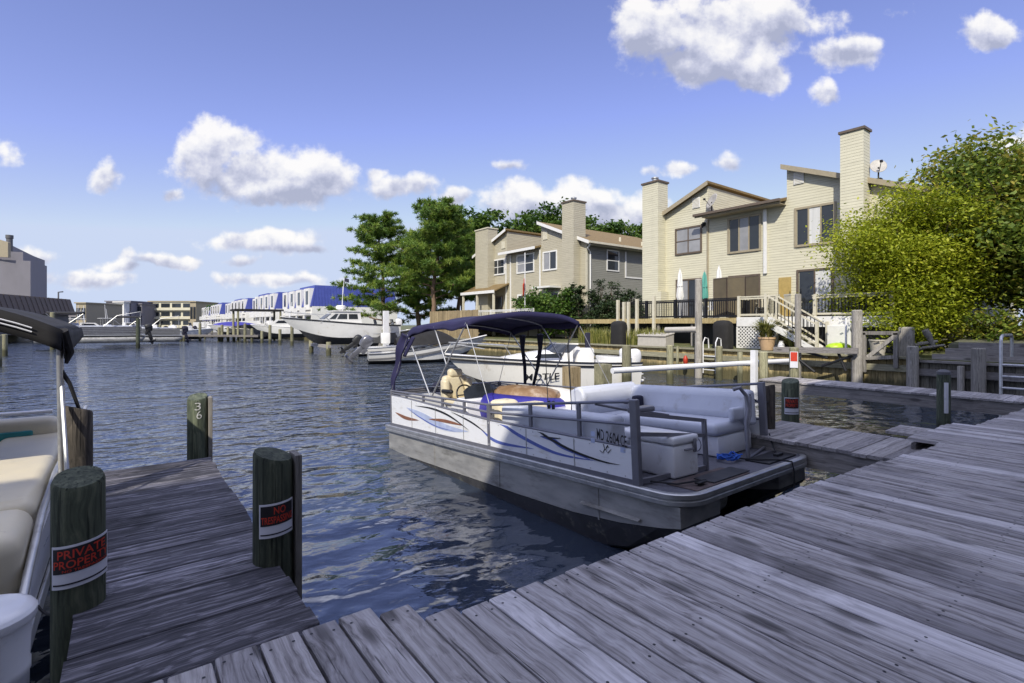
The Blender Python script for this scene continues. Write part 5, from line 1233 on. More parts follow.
# ---------------------------------------------------------------- trees and shrubs
def rand_unit(n):
    v = RNG.normal(size=(n, 3)); return v / np.linalg.norm(v, axis=1)[:, None]
def leaves_at(C, size, dirs=None, flat=.5, aspect=.5):
    """diamond leaves (quads) centred on C with random facing; returns corner array"""
    n = len(C); nrm = rand_unit(n); nrm[:, 2] = np.abs(nrm[:, 2]) * (1 + flat) + flat * .4; nrm /= np.linalg.norm(nrm, axis=1)[:, None]
    t = rand_unit(n) if dirs is None else dirs + .5 * rand_unit(n); t -= nrm * np.sum(t * nrm, axis=1)[:, None]; t /= np.linalg.norm(t, axis=1)[:, None] + 1e-9
    b = np.cross(nrm, t); s = (size * RNG.uniform(.6, 1.25, n))[:, None]
    return np.stack([C - t * s, C + b * s * aspect, C + t * s, C - b * s * aspect], 1).reshape(-1, 3)
def limb(b, p, q, r0, r1, wob=.12, n=6):
    p, q = Vector(p), Vector(q); ln = (q - p).length; pts = []
    for i in range(n + 1):
        t = i / n; w = math.sin(math.pi * t) * wob * ln
        pts.append(p.lerp(q, t) + Vector((random.uniform(-1, 1), random.uniform(-1, 1), random.uniform(-.4, .6))) * w * .5)
    b.tube(pts, [r0 + (r1 - r0) * i / n for i in range(n + 1)], 8); return pts
def broad_tree(name, label, x, y, z0, h, rad, n_clump, leaf, size, m, trunk_h, group=None, cat='tree', low=.12, squash=1., shape=None, trunk_r=.16, lean=(0, 0), nl=None, clr=.55, seed=1, outer=.5):
    """trunk and limbs carrying leaf clumps spread through an uneven crown"""
    random.seed(seed); global RNG; RNG = np.random.default_rng(seed)
    t = thing(name, label, cat, (x, y, z0), group)
    tb = MB(); top = Vector((x + lean[0], y + lean[1], z0 + trunk_h)); limb(tb, (x, y, z0 - .1), top, trunk_r, trunk_r * .7, .05)
    C = []; cz0 = z0 + h * low; cc = Vector((x + lean[0], y + lean[1], (cz0 + z0 + h) / 2)); hz = (z0 + h - cz0) / 2
    k = 0
    while len(C) < n_clump and k < 20000:
        k += 1
        d = RNG.normal(size=3); d /= np.linalg.norm(d); q = RNG.random() ** outer
        p = np.array([d[0] * rad * q, d[1] * rad * q, d[2] * hz * q])
        f = mnoise.noise(Vector((d[0] * 1.7 + seed, d[1] * 1.7, d[2] * 1.7)))     # lumpy outline
        if q > .78 + .45 * f: continue
        if shape and not shape(p[0] / rad, p[1] / rad, p[2] / hz): continue
        C.append(p + np.array(cc))
    C = np.array(C)
    for i in range(0, len(C), max(1, len(C) // 26)):
        limb(tb, top.lerp(Vector((x, y, z0 + trunk_h * .5)), random.random() * .6), Vector(C[i]), trunk_r * .38, .012, .15)
    tb.build('trunk', M_BARK, t, True)
    per = max(4, (nl or leaf) // len(C)); N = len(C) * per
    sp = rad * clr * .42
    L_ = np.repeat(C, per, 0) + RNG.normal(size=(N, 3)) * np.array([sp, sp, sp * .55])
    rn = np.clip(np.repeat(RNG.random(len(C)), per) * .55 + RNG.random(N) * .5 - .03, 0, 1)
    V = leaves_at(L_, np.full(N, size)); V -= np.array([x, y, z0])
    fast_mesh('crown', V, 4, rn, m, t); return t
def pine(label, x, y, z0, h, lean, seed, group, spread=3.4, first=.25):
    random.seed(seed); global RNG; RNG = np.random.default_rng(seed)
    t = thing('pine_tree', label, 'tree', (x, y, z0), group)
    b = MB(); tr = [Vector((x + lean[0] * (k / 8) ** 1.4 + random.uniform(-.12, .12), y + lean[1] * (k / 8) ** 1.4 + random.uniform(-.12, .12), z0 - .1 + h * .96 * k / 8)) for k in range(9)]
    b.tube(tr, [.24 * (1 - .9 * k / 8) + .02 for k in range(9)], 10)
    tips = []
    nb = 38
    for i in range(nb):
        f = first + (1 - first) * (i / (nb - 1)) ** .9; k = f * 8; a = tr[min(7, int(k))].lerp(tr[min(8, int(k) + 1)], k - int(k))
        ang = i * 2.4 + random.uniform(-.5, .5); ln = spread * (1.08 - f) ** .7 * random.uniform(.6, 1.15) + .35
        d = Vector((math.cos(ang), math.sin(ang), .02 + .45 * f ** 2)); e = a + d * ln; e.z += .18 * ln
        pts = limb(b, a, e, .075 * (1.1 - f) + .012, .012, .13)
        for j in range(2, len(pts)):
            nsub = 9
            for s in range(nsub):
                o = Vector((random.gauss(0, 1), random.gauss(0, 1), random.gauss(.12, .18))) * (.21 + .085 * ln * j / len(pts)); c = pts[j] + o
                if random.random() < .3: b.tube([pts[j], pts[j].lerp(c, .6) + Vector((0, 0, .03)), c], [.012, .009, .005], 5, cap=False)
                tips.append((c, (o.normalized() + Vector((0, 0, .55))).normalized()))
    b.build('trunk', M_PBARK, t, True)
    C = np.array([c for c, _ in tips]); D = np.array([d for _, d in tips]); K = 28; N = len(C) * K
    dd = np.repeat(D, K, 0) * .55 + rand_unit(N); dd /= np.linalg.norm(dd, axis=1)[:, None]
    base = np.repeat(C, K, 0) + rand_unit(N) * np.array([.12, .12, .05]); ln = RNG.uniform(.22, .42, N)[:, None]
    sd = np.cross(dd, rand_unit(N)); sd /= np.linalg.norm(sd, axis=1)[:, None]; w = .03
    V = np.stack([base - sd * w, base + sd * w, base + dd * ln + sd * w * .4, base + dd * ln - sd * w * .4], 1).reshape(-1, 3) - np.array([x, y, z0])
    rn = np.clip(np.repeat(RNG.random(len(C)), K) * .7 + RNG.random(N) * .3, 0, 1)
    fast_mesh('needles', V, 4, rn, L_PINE, t); return t

broad_tree('leafy_bush', 'tall yellow green bush in front of the right chimney', 22.9, 6.2, 1.4, 6.1, 2.8, 440, 0, .068, L_BUSH, 2.4, nl=62000, low=.02, clr=.36, seed=21, trunk_r=.09, cat='bush', outer=.45)
broad_tree('magnolia_tree', 'large dark glossy leaved tree at the right edge', 25.8, 3.3, 1.6, 7.8, 4.4, 520, 0, .105, L_MAGN, 3.0, nl=84000, low=.04, clr=.26, seed=5, trunk_r=.2, outer=.42)
broad_tree('magnolia_tree', 'second dark tree partly outside the right edge behind the metal ladder', 27.5, -1.6, 1.6, 8.4, 4.2, 380, 0, .14, L_MAGN, 3.0, nl=24000, low=.04, clr=.28, seed=9, trunk_r=.2, outer=.42)
for i, (x, y, hgt, rad, lab) in enumerate(((23.3, 6.0, 2.2, 1.1, 'low green shrub under the yellow green bush'), (23.0, 3.6, 1.5, 1.2, 'low dark shrub behind the driftwood logs'), (23.4, 1.6, 1.7, 1.2, 'low dark shrub behind the shaded stepped wall'))):
    broad_tree('shrub', lab, x, y, 1.5, hgt, rad, 50, 0, .08, L_MAGN if i else L_BUSH, .5, nl=2600, low=.0, clr=.45, seed=40 + i, trunk_r=.04, cat='shrub')
# pines left of the tan house
PG = 'pines at the end of the house row'
pine('tall open pine with a bare forked trunk beside the tan house', 22.6, 42.0, 1.2, 12.3, (.5, -.8), 3, PG, 5.6, .3)
pine('full pointed pine behind the white boat on the lift', 21.6, 50.5, 1.2, 12.4, (-.5, .4), 4, PG, 6.2, .10)
pine('smaller pine squeezed between the two big pines', 24.5, 48.5, 1.2, 10.2, (.3, .5), 6, PG, 3.4, .2)
pine('dark pine close against the left chimney of the tan house', 28.5, 47.0, 1.2, 12.4, (-.3, -.4), 8, PG, 4.0, .3)
# round-crowned trees beyond the tan house
BG = 'round green trees behind the tan house'
for i, (px, py, Y, rad) in enumerate(((484, 212, 62, 4.6), (512, 209, 60, 4.8), (540, 205, 60, 5.0), (566, 207, 58, 4.6), (592, 214, 58, 4.4), (620, 220, 57, 4.2), (645, 223, 56, 4.2), (462, 224, 66, 4.5))):
    q = on_Y(px, py, Y)
    broad_tree('round_tree', ['leftmost full green crown rising behind the left tan chimney', 'second crown from the left behind the tan house roof', 'highest crown behind the middle of the tan house', 'crown just left of the tan house right chimney', 'crown right of the tan house right chimney', 'lower crown above the brown roof', 'rightmost crown above the brown roof', 'crown in the gap between the pines and the tan house'][i],
               q[0], Y, 1.2, (q[2] - 1.2) * 1.07, rad, 120, 0, .36, L_DECI, 5, BG, nl=11000, low=.2, clr=.34, seed=60 + i, trunk_r=.25)
# shrubs in front of the tan house
for i, (px, py, X, rad, m, hh) in enumerate(((538, 282, 23.6, 1.5, L_SHRB, 0), (553, 287, 23.4, 1.5, L_SHRB, 0), (528, 290, 23.8, 1.2, L_SHRB, 0), (566, 289, 23.4, 1.0, L_SHRB, 0))):
    q = on_X(px, py, X); broad_tree('shrub', ['tallest bright green shrub before the tan house', 'broad bright green shrub right of the tallest one', 'low bright green shrub at the left end of the row', 'small bright green shrub beside the dark cones'][i], X, q[1], 1.5, q[2] - 1.5, rad, 60, 0, .13, m, 1., 'bright shrubs before the tan house', 'shrub', 0., nl=2600, clr=.4, seed=80 + i, trunk_r=.05)
for i, (px, py, X, rad) in enumerate(((570, 279, 23.6, .62), (579.5, 280, 23.6, .6), (598, 277, 25.0, .95), (613, 278, 26.0, 1.0), (630, 285, 26.5, 1.0), (642, 288, 27, 1.0), (605, 292, 24.0, .8), (622, 296, 24.0, .8), (640, 298, 24.0, .8))):
    q = on_X(px, py, X); yy = q[1] if i < 2 else min(q[1], 24.0)
    q = on_Y(px, py, yy) if i >= 2 else q
    broad_tree('arborvitae', ['left of two slim dark cone shrubs before the tan house front', 'right of two slim dark cone shrubs before the tan house front', 'tall dark hedge cone nearest the white downspout', 'tall dark hedge cone under the grey wall window', 'dark hedge cone in the middle of the grey wall', 'dark hedge cone next to the cream chimney', 'low dark hedge bush behind the first pale posts', 'low dark hedge bush behind the fourth pale post', 'low dark hedge bush left of the tall pale post'][i], q[0], yy, 1.4, q[2] - 1.4, rad, 60, 0, .09, L_ARBO, 1., 'dark evergreen hedge by the tan house', 'shrub', 0.,
               shape=lambda a, b_, c: (a * a + b_ * b_) ** .5 < .75 * (1 - .5 * (c + 1) / 2) + .12, nl=2600, clr=.42, seed=100 + i, trunk_r=.05)
# plank fence left of the tan house, rail of the porch
fp = MB(); qa = on_X(430, 312, 21.6); qb = on_X(478, 312, 21.6); y = qb[1]
while y < qa[1]: fp.cr = random.random(); fp.box(21.6, 21.63, y, y + .14, 1.2, 3.45 + random.uniform(-.02, .02)); y += .15
ft = thing('plank_fence', 'tan plank fence between the pines and the tan house', 'fence', (21.6, qb[1], 1.2)); fp.build('boards', W_FENC, ft)
b = MB(); b.box(21.64, 21.72, qb[1], qa[1], 1.6, 1.7); b.box(21.64, 21.72, qb[1], qa[1], 2.9, 3.0); b.build('rail', W_FENC, ft)
pf = thing('porch_railing', 'white railing along the porch of the tan house', 'railing', (22.3, 30, 1.3)); railing(pf, [(22.3, 38), (22.3, 27.0)], 2.5, .9, [(22.3, y) for y in (38, 35, 32, 29.5, 27)], M_TRIMW, M_TRIMW, gap=.25)
b = MB(); b.box(22.14, 22.198, 25.6, 38.5, 2.2, 2.55); b.box(22.2, 24.9, 24.6, 38.5, 2.38, 2.5); tag(b.build('porch_deck', W_CAP), 'low porch deck in front of the tan house', 'deck')
for y in (26.0, 30.5, 35): pass
fl = thing('flag', 'furled flag on a white pole before the tan house', 'flag', (22.6, 30.2, 2.5)); q = on_X(525, 268, 22.6)
MB().tube([(22.6, q[1], 2.5), (22.6, q[1], 7.4)], .035, 8).build('pole', M_WHITEP, fl, True)
b = MB(); b.grid(lambda u, v: (22.55 - .5 * u, q[1] - .5 * u + .06 * math.sin(8 * u), 5.6 - .9 * v - .5 * u), 8, 6); b.build('cloth', M_RED, fl, True, solid=.01)
# ---------------------------------------------------------------- other boats
def frame_of(stern, bow, z=0.):
    s = Vector((*stern, z)); d = Vector((bow[0] - stern[0], bow[1] - stern[1], 0)); ln = d.length; d.normalize(); l = Vector((-d.y, d.x, 0))
    return (lambda a, c, u: tuple(s + d * a + l * c + Vector((0, 0, u)))), ln, math.atan2(d.y, d.x)
def hull_parts(t, T, ln, B, fs, fb, m, deckm, draft=.35, stripe=None, chine=.18, bottom=None, stripe_z=(.0, .08)):
    """flared V hull with deck and gunwale; T maps (along, across, up)"""
    n = 18; st = []
    for i in range(n + 1):
        s = i / n; w = B / 2 * (1 - max(0, (s - .35) / .65) ** 2.4); wc = w * .86 * (1 - max(0, (s - .5) / .5) ** 2 * .6)
        zs = fs + (fb - fs) * s ** 1.8; zc = chine + (fb * .55 - chine) * max(0, (s - .55) / .45) ** 2; zk = -draft + (fb * .8 + draft) * max(0, (s - .7) / .3) ** 2.2
        over = .10 * ln * max(0, (s - .6) / .4) ** 1.5
        a = s * ln * .9
        st.append((a, w, wc, zs, zc, zk, over))
    side = MB(); bot = MB(); dk_ = MB(); gun = MB(); sp = MB()
    for sg in (-1, 1):
        side.grid(lambda u, v: (lambda q: T(q[0] + q[6] * v, sg * (q[2] + (q[1] - q[2]) * v ** .8), q[4] + (q[3] - q[4]) * v))(st[round(u * n)]), n, 4)
        bot.grid(lambda u, v: (lambda q: T(q[0], sg * q[2] * v, q[5] + (q[4] - q[5]) * v))(st[round(u * n)]), n, 3)
        gun.tube([T(q[0] + q[6], sg * (q[1] + .01), q[3]) for q in st], .03, 6)
        if stripe:
            sp.grid(lambda u, v: (lambda q: T(q[0] + q[6] * .93 + .004, sg * (q[1] + .006), q[3] - stripe_z[0] - (stripe_z[1]) * v - .04))(st[round(u * n)]), n, 1)
    q = st[0]
    side.add([T(-.0, -q[2], q[4]), T(0, q[2], q[4]), T(0, q[1], q[3]), T(0, -q[1], q[3])], [(0, 1, 2, 3)])
    o = side.build('hull', m, t, 50); bot.build('hull_bottom', bottom or m, o, 50)
    dk_.grid(lambda u, v: (lambda q: T(q[0] + q[6] * .98, (2 * v - 1) * q[1] * .98, q[3] - .03 + .10 * (u ** 2) * (1 - (2 * v - 1) ** 2)))(st[round(u * n)]), n, 6)
    dk_.build('deck', deckm, t, 50); gun.build('gunwale', M_ALU if not stripe else stripe, t, True)
    if stripe: sp.build('stripe', stripe, o, solid=.006)
    return st
def TB(T, b, a0, a1, c0, c1, z0, z1, r=.03):
    bm = MB(); bm.cbox(a0, a1, c0, c1, z0, z1, r); b.v, k = b.v, len(b.v)
    b.add([T(*q) for q in bm.v], bm.f); return b

# the lettered white cuddy boat
mo = thing('motor_boat', 'white cuddy cabin boat with black stripe and black letters behind the pontoon boat', 'boat', (12, 15, 0))
T, ln, yw = frame_of((16.0, 13.6), (9.0, 15.8), -.30)
hull_parts(mo, T, ln, 2.5, 1.18, 1.55, M_GELH, M_GEL, .35, M_INK, .2, M_TOOND, (.06, .07))
b = MB(); b.grid(lambda u, v: T(ln * (.42 + .40 * u), (2 * v - 1) * .95 * (1 - .55 * u), 1.28 + .42 * (1 - u ** 1.5) * (1 - abs(2 * v - 1) ** 3)), 12, 10); cab = b.build('cabin', M_GEL, mo, True)
for sg in (-1, 1): b = MB(); b.add([T(ln * .44, sg * .965, 1.42), T(ln * .58, sg * .82, 1.42), T(ln * .56, sg * .80, 1.56), T(ln * .44, sg * .92, 1.58)], [(0, 1, 2, 3)]); b.build('cabin_window', M_GLASS, cab, solid=.01)
b = MB(); b.grid(lambda u, v: T(ln * (.40 + .085 * (1 - abs(2 * u - 1) ** 2.5) - .05 * v), (2 * u - 1) * .98, 1.60 + .30 * v), 14, 4); b.build('windscreen', M_GLASS, mo, solid=.012)
b = MB(); b.tube([T(ln * (.40 + .085 * (1 - abs(2 * k / 14 - 1) ** 2.5) - .05), (2 * k / 14 - 1) * .98, 1.91) for k in range(15)], .018); b.tube([T(ln * .8, 0, 1.75), T(ln * .97, 0, 1.95), T(ln * 1.0, 0, 1.62)], .015)
for sg in (-1, 1): b.tube([T(ln * .62, sg * .85, 1.45), T(ln * .66, sg * .86, 1.85), T(ln * .9, sg * .45, 1.98), T(ln * .98, 0, 2.0)], .014)
b.build('rail', M_ALU, mo, True)
b = MB(); TB(T, b, ln * .02, ln * .10, -1.05, 1.05, 1.0, 1.36); TB(T, b, ln * .24, ln * .34, -.8, -.35, 1.1, 1.75, .08); TB(T, b, ln * .24, ln * .34, .3, .75, 1.1, 1.75, .08); b.build('seat', M_GEL, mo, True)
b = MB(); TB(T, b, ln * .15, ln * .18, -.9, -.8, 1.2, 2.3); b.build('dark_rod_rack', M_NAVYD, mo, True)
let = MB(); p0, p1 = Vector(T(ln * .33, 0, 0)), Vector(T(ln * .15, 0, 0))
def side_at(a):   # outer skin of the near (−Y) side
    s = a / (ln * .9); return 1.25 * (1 - max(0, (s - .35) / .65) ** 2.4)
sgn = 1 if T(0, 1, 0)[1] < T(0, -1, 0)[1] else -1
def mfn(u, v): a = 4.75 - 1.3 * u; zz = .66 + .25 * v; f = (zz - .2) / (1.2 - .2); return T(a, sgn * (1.25 * (.86 + .14 * f ** .8) + .012), zz)
lettering(let, 'MOTLE', mfn, 0, 1, 0, 1, .02); let.build('boat_name', M_INK, mo)
def mfn2(u, v): a = 6.0 - .45 * u; zz = 1.08 + .09 * v; return T(a, sgn * (1.2 - .16 * u * 0 + .0), zz)
outboard('outboard_motor', mo, Vector(T(-.05, -.35 * 1, 1.05)), yw + math.pi, 1.05, R(12), M_WHITEP); outboard('outboard_motor', mo, Vector(T(-.05, .35, 1.05)), yw + math.pi, 1.05, R(12), M_WHITEP)
# runabout under a black cover, with tilted grey motor
ru = thing('motor_boat', 'white runabout with black bow cover and raised grey outboard, by the pines', 'boat', (14, 29, 0))
T, ln, yw = frame_of((11.6, 29.6), (18.6, 27.2))
hull_parts(ru, T, ln, 2.4, .6, 1.6, M_GEL, M_GEL, .3, M_GREYD, .2, M_TOOND, (.22, .12))
b = MB(); b.grid(lambda u, v: T(ln * (.22 + .62 * u), (2 * v - 1) * 1.08 * (1 - .7 * u ** 2.2), 1.0 + .95 * (1 - abs(2 * v - 1) ** 2.2) * math.sin(math.pi * min(1, .12 + u * 1.05)) ** .7 + .25 * u), 16, 10); b.build('boat_cover', M_BLACKC, ru, True)
outboard('outboard_motor', ru, Vector(T(-.1, .25, .75)), yw + math.pi, 1.45, R(48), M_GREYP)
sk = thing('motor_boat', 'low white skiff with a raised black outboard under the lift boat', 'boat', (12, 33, 0))
T, ln, yw = frame_of((13.6, 36.6), (18.8, 35.0)); hull_parts(sk, T, ln, 2.0, .6, .95, M_GELH, M_GEL, .3, None, .2, M_TOOND)
outboard('outboard_motor', sk, Vector(T(-.1, .2, .75)), yw + math.pi, 1.3, R(55), M_BLACKP)
b = MB(); TB(T, b, ln * .3, ln * .42, -.4, .4, .9, 1.7, .08); b.build('console', M_GEL, sk, True)
# pilothouse boat on its lift
T, ln, yw = frame_of((18.3, 40.6), (9.3, 41.2), 1.12)
pl = thing('motor_boat', 'white pilothouse boat with antenna and small dark flag hanging on a boat lift', 'boat', (14, 41, 0))
hull_parts(pl, T, ln, 2.7, 1.15, 1.75, M_GEL, M_GEL, .4, M_INK, .15, M_TOOND, (.0, .05))
b = MB(); b.prism([(ln * .34, 1.15), (ln * .70, 1.35), (ln * .58, 2.15), (ln * .36, 2.2)], 'Y', -.95, .95); b.v = [T(q[0], q[1], q[2]) for q in b.v]; ph = b.build('pilothouse', M_GEL, pl)
b = MB()
for a0, a1, a2, a3 in ((.38, .46, .46, .385), (.475, .56, .535, .475), (.575, .625, .575, .55)):
    for sg in (-.96, .96): b.add([T(ln * a0, sg, 1.62), T(ln * a1, sg, 1.62), T(ln * a2, sg, 2.02), T(ln * a3, sg, 2.02)], [(0, 1, 2, 3)])
b.add([T(ln * .665, -.8, 1.62), T(ln * .665, .8, 1.62), T(ln * .605, .8, 2.04), T(ln * .605, -.8, 2.04)], [(0, 1, 2, 3)]); b.build('window', M_GLASS, ph, solid=.02)
b = MB(); TB(T, b, ln * .33, ln * .60, -1.05, 1.05, 2.2, 2.28); b.lathe(T(ln * .5, 0, 2.3), [(.1, 0), (.38, .15), (.38, .35), (.3, .42), (.02, .44)], 16); b.build('roof', M_GEL, ph, True)
b = MB(); b.tube([T(ln * .48, -.5, 2.3), T(ln * .455, -.5, 5.0)], .025, 6); b.tube([T(ln * .5, .5, 2.3), T(ln * .5, .5, 4.2)], .02, 6); b.build('antenna', M_WHITEP, pl, True)
b = MB(); b.grid(lambda u, v: (lambda q: (q[0] + .3 * u, q[1] - .25 * u, q[2] - .3 * v - .12 * u))(T(ln * .455, -.5, 5.0)), 5, 4); b.build('flag', M_NAVYD, pl, solid=.01)
b = MB()
for sg in (-1, 1): b.tube([T(ln * .6, sg * 1.0, 1.3), T(ln * .68, sg * 1.05, 1.95), T(ln * .9, sg * .6, 2.1), T(ln * .99, 0, 2.2)], .018, 6)
b.build('rail', M_ALU, pl, True)
outboard('outboard_motor', pl, Vector(T(-.1, 0, 1.0)), yw + math.pi, 1.2, R(10), M_WHITEP)
bl = thing('boat_lift', 'timber boat lift holding up the white pilothouse boat', 'boat lift', (14, 41, 0))
for x, y in ((12.2, 38.9), (16.6, 38.9), (12.2, 43.4), (16.6, 43.4)): MB().lathe((x, y, 0), [(.2, -2), (.18, 1.9 if x > 13 else 1.0)], 12).build('pile', W_PILG, bl, True)
b = MB(); b.box(16.4, 16.8, 38.4, 38.7, .6, 3.4); b.build('white_guide', M_WHITEP, bl)
for x in (12.2, 16.6): MB().box(x - .12, x + .12, 38.7, 43.6, .55, .78).build('cradle_beam', W_FASC, bl)

def small_boat(label, stern, bow, z=0., B=2.3, kind='open', hullm=None, cover=None, motor=None, group='small boats at the far docks', fs=.95, fb=1.35):
    t = thing('motor_boat', label, 'boat', (*stern, 0), group); T, ln, yw = frame_of(stern, bow, z)
    hull_parts(t, T, ln, B, fs, fb, hullm or M_GEL, M_GEL, .3, None, .2, M_TOOND)
    if kind == 'cover':
        b = MB(); b.grid(lambda u, v: T(ln * (.02 + .9 * u), (2 * v - 1) * B * .5 * (1 - .8 * u ** 3), fs + .7 * (1 - abs(2 * v - 1) ** 2) * math.sin(math.pi * min(1, .1 + .9 * u)) ** .6 + .3 * u), 14, 8); b.build('boat_cover', cover, t, True)
    if kind in ('ttop', 'cabin', 'console'):
        b = MB(); TB(T, b, ln * .34, ln * .48, -.45, .45, fs - .1, fs + .75, .08); b.build('console', M_GEL, t, True)
        b = MB(); b.add([T(ln * .48, -.45, fs + .72), T(ln * .48, .45, fs + .72), T(ln * .45, .45, fs + 1.2), T(ln * .45, -.45, fs + 1.2)], [(0, 1, 2, 3)]); b.build('windscreen', M_GLASS, t, solid=.02)
    if kind in ('ttop', 'cabin'):
        b = MB(); b.tube([T(ln * .4, .5, fs + .9), T(ln * .38, .55, fs + 4.2)], .03, 5); b.tube([T(ln * .4, -.6, fs + .9), T(ln * .36, -.65, fs + 3.4)], .03, 5); b.build('antenna', M_WHITEP, t, True)
    if kind == 'ttop':
        b = MB(); TB(T, b, ln * .25, ln * .55, -.9, .9, fs + 1.75, fs + 1.83); b.build('hard_top', cover or M_GEL, t)
        b = MB()
        for a in (.3, .5):
            b.tube([T(ln * a, -.6, fs), T(ln * a, -.6, fs + 1.74), T(ln * a, .6, fs + 1.74), T(ln * a, .6, fs)], .03, 6)
        b.tube([T(ln * .3, 0, fs + 1.74), T(ln * .5, 0, fs + 1.74)], .03, 6)
        b.build('top_frame', M_ALU, t, True)
    if kind == 'cabin':
        b = MB(); b.prism([(ln * .3, fs), (ln * .75, fs + .2), (ln * .6, fs + 1.1), (ln * .32, fs + 1.15)], 'Y', -.85, .85); b.v = [T(*q) for q in b.v]; c = b.build('cabin', M_GEL, t)
        for sg in (-.86, .86): b = MB(); b.add([T(ln * .35, sg, fs + .6), T(ln * .62, sg, fs + .6), T(ln * .57, sg, fs + .95), T(ln * .35, sg, fs + .98)], [(0, 1, 2, 3)]); b.build('cabin_window', M_GLASS, c, solid=.02)
    if motor: outboard('outboard_motor', t, Vector(T(-.1, 0, fs)), yw + math.pi, 1.15, R(35), motor)
    return t
def far_pontoon(label, x0, x1, y, z, hm, mm):
    t = thing('pontoon_boat', label, 'boat', ((x0 + x1) / 2, y, 0)); w = 2.5
    for yy in (y - .9, y + .9): b = MB(); b.tube([(x0, yy, z + .32), (x1 - .9, yy, z + .32), (x1 - .3, yy, z + .4), (x1, yy, z + .55)], [.34, .34, .28, .06], 12); b.build('pontoon', M_TOON, t, True)
    MB().box(x0, x1, y - w / 2, y + w / 2, z + .68, z + .78).build('deck', M_ALU, t)
    b = MB(); b.box(x0 + .5, x1 - .3, y - w / 2, y - w / 2 + .04, z + .79, z + 1.55); b.box(x0 + .5, x1 - .3, y + w / 2 - .04, y + w / 2, z + .79, z + 1.55); b.box(x0 + .5, x0 + .54, y - 1.2, y + 1.2, z + .79, z + 1.55); b.build('side_panel', hm, t)
    b = MB()
    for k in range(4): b.box(x0 + .45, x1 - .25, y - w / 2 - .015, y - w / 2 - .003, z + .85 + k * .18, z + .88 + k * .18)
    b.build('panel_stripe', M_ALU, t)
    b = MB(); b.cbox(x0 + 1, x1 - 1, y - .9, y - .4, z + .8, z + 1.65, .08); b.cbox(x0 + 2.2, x0 + 3.0, y + .1, y + .8, z + .8, z + 1.9, .1); b.build('seat', M_VINYL, t, True)
    b = MB(); b.grid(lambda u, v: (x0 + .8 + 2.6 * u, y - 1.2 + 2.4 * v, z + 2.75 + .2 * (1 - (2 * v - 1) ** 4)), 6, 10); b.build('canopy', M_BLACKC, t, True, solid=.02)
    b = MB()
    for yy in (y - 1.2, y + 1.2): b.tube([(x0 + .8, yy, z + 2.75), (x0 + 2.0, yy, z + 1.55), (x0 + 3.4, yy, z + 2.75)], .025, 6)
    b.tube([(x1 - 3.2, y - 1.2, z + 1.6), (x1 - 2.2, y - 1.2, z + 2.6), (x1 - .4, y - 1.2, z + 3.0), (x1 - .4, y - 1.2, z + 1.6)], .04, 6); b.build('canopy_frame', M_ALU, t, True)
    outboard('outboard_motor', t, Vector((x1 + .05, y, z + 1.0)), 0, 1.4, R(15), mm); return t
far_pontoon('silver grey pontoon boat lifted clear of the water across the canal', -6.5, 1.6, 63.2, .55, M_GREYP, M_BLACKP)
far_pontoon('grey pontoon boat partly hidden behind the silver one across the canal', -2.0, 5.4, 72.0, .3, M_GREYD, M_NAVYD)
for i, (x, y, r, zt) in enumerate(((-5.2, 61.6, .18, 3.4), (1.0, 61.4, .16, 2.9), (-7.4, 45, .17, 1.7), (-7.0, 52, .17, 1.6), (-9.0, 48.5, .17, 1.9), (-6.6, 40.2, .17, 1.8), (-5.6, 39.6, .17, 1.75))):
    post('pale pile at the docks across the canal', x, y, -1.5, zt, r, W_PILG if i not in (1,) else W_PILE, 'piles across the canal')
ld = thing('side_dock', 'low brown dock with boxes along the left bank across the canal', 'dock', (-10.5, 48, 0))
MB().box(-12.3, -8.6, 30, 60, .55, .75).build('deck_boards', W_FINR, ld); MB().box(-8.75, -8.6, 30, 60, .2, .548).build('fascia', W_FASC, ld)
for k in range(9): MB().lathe((-8.9, 31 + k * 3.5, 0), [(.15, -2), (.14, .54)], 10).build('support_pile', W_PILB, ld, True)
def at(px, D): a = (px - 512) / FPX; return (D * (a * CY + SY), D * (CY - a * SY))
SB = [('small white boat moored left of the blue covered one', 168, 82, 'console', M_GEL, None, M_NAVYD, .4), ('boat with a bright blue cover far across the canal', 234, 76, 'cover', M_GEL, M_TUBEB, None, .9), ('far white boat with blue folded top near the cream building', 205, 92, 'ttop', M_GEL, M_TUBEB, M_GREYP, .3),
      ('white boat with black motor left of the blue covered boat', 192, 74, 'console', M_GEL, None, M_BLACKP, .4), ('dark covered boat right of the blue covered boat', 254, 72, 'cover', M_GREYD, M_BLACKC, M_WHITEP, .5), ('white cabin boat in front of the far blue roofed houses', 268, 84, 'cabin', M_GEL, None, None, .3),
      ('white boat with grey hard top on a far dock', 222, 96, 'ttop', M_GEL, M_GREYD, M_BLACKP, .5), ('white cruiser at the foot of the white townhouses', 283, 66, 'cabin', M_GEL, None, None, .9), ('white open boat farthest left behind the silver pontoon boat', 72, 88, 'ttop', M_GEL, None, M_BLACKP, .5), ('white cabin boat behind the silver pontoon boat', 90, 92, 'cabin', M_GEL, None, None, .5),
      ('white boat with hard top behind the silver pontoon boat', 112, 90, 'ttop', M_GEL, M_GEL, None, .6), ('white centre console boat near the cream building', 150, 104, 'console', M_GEL, None, M_WHITEP, .5), ('white cabin boat beside the cream building', 130, 112, 'cabin', M_GEL, None, None, .6), ('white boat with black canopy at the far left dock', 60, 80, 'ttop', M_GEL, M_BLACKC, None, .4)]
random.seed(5)
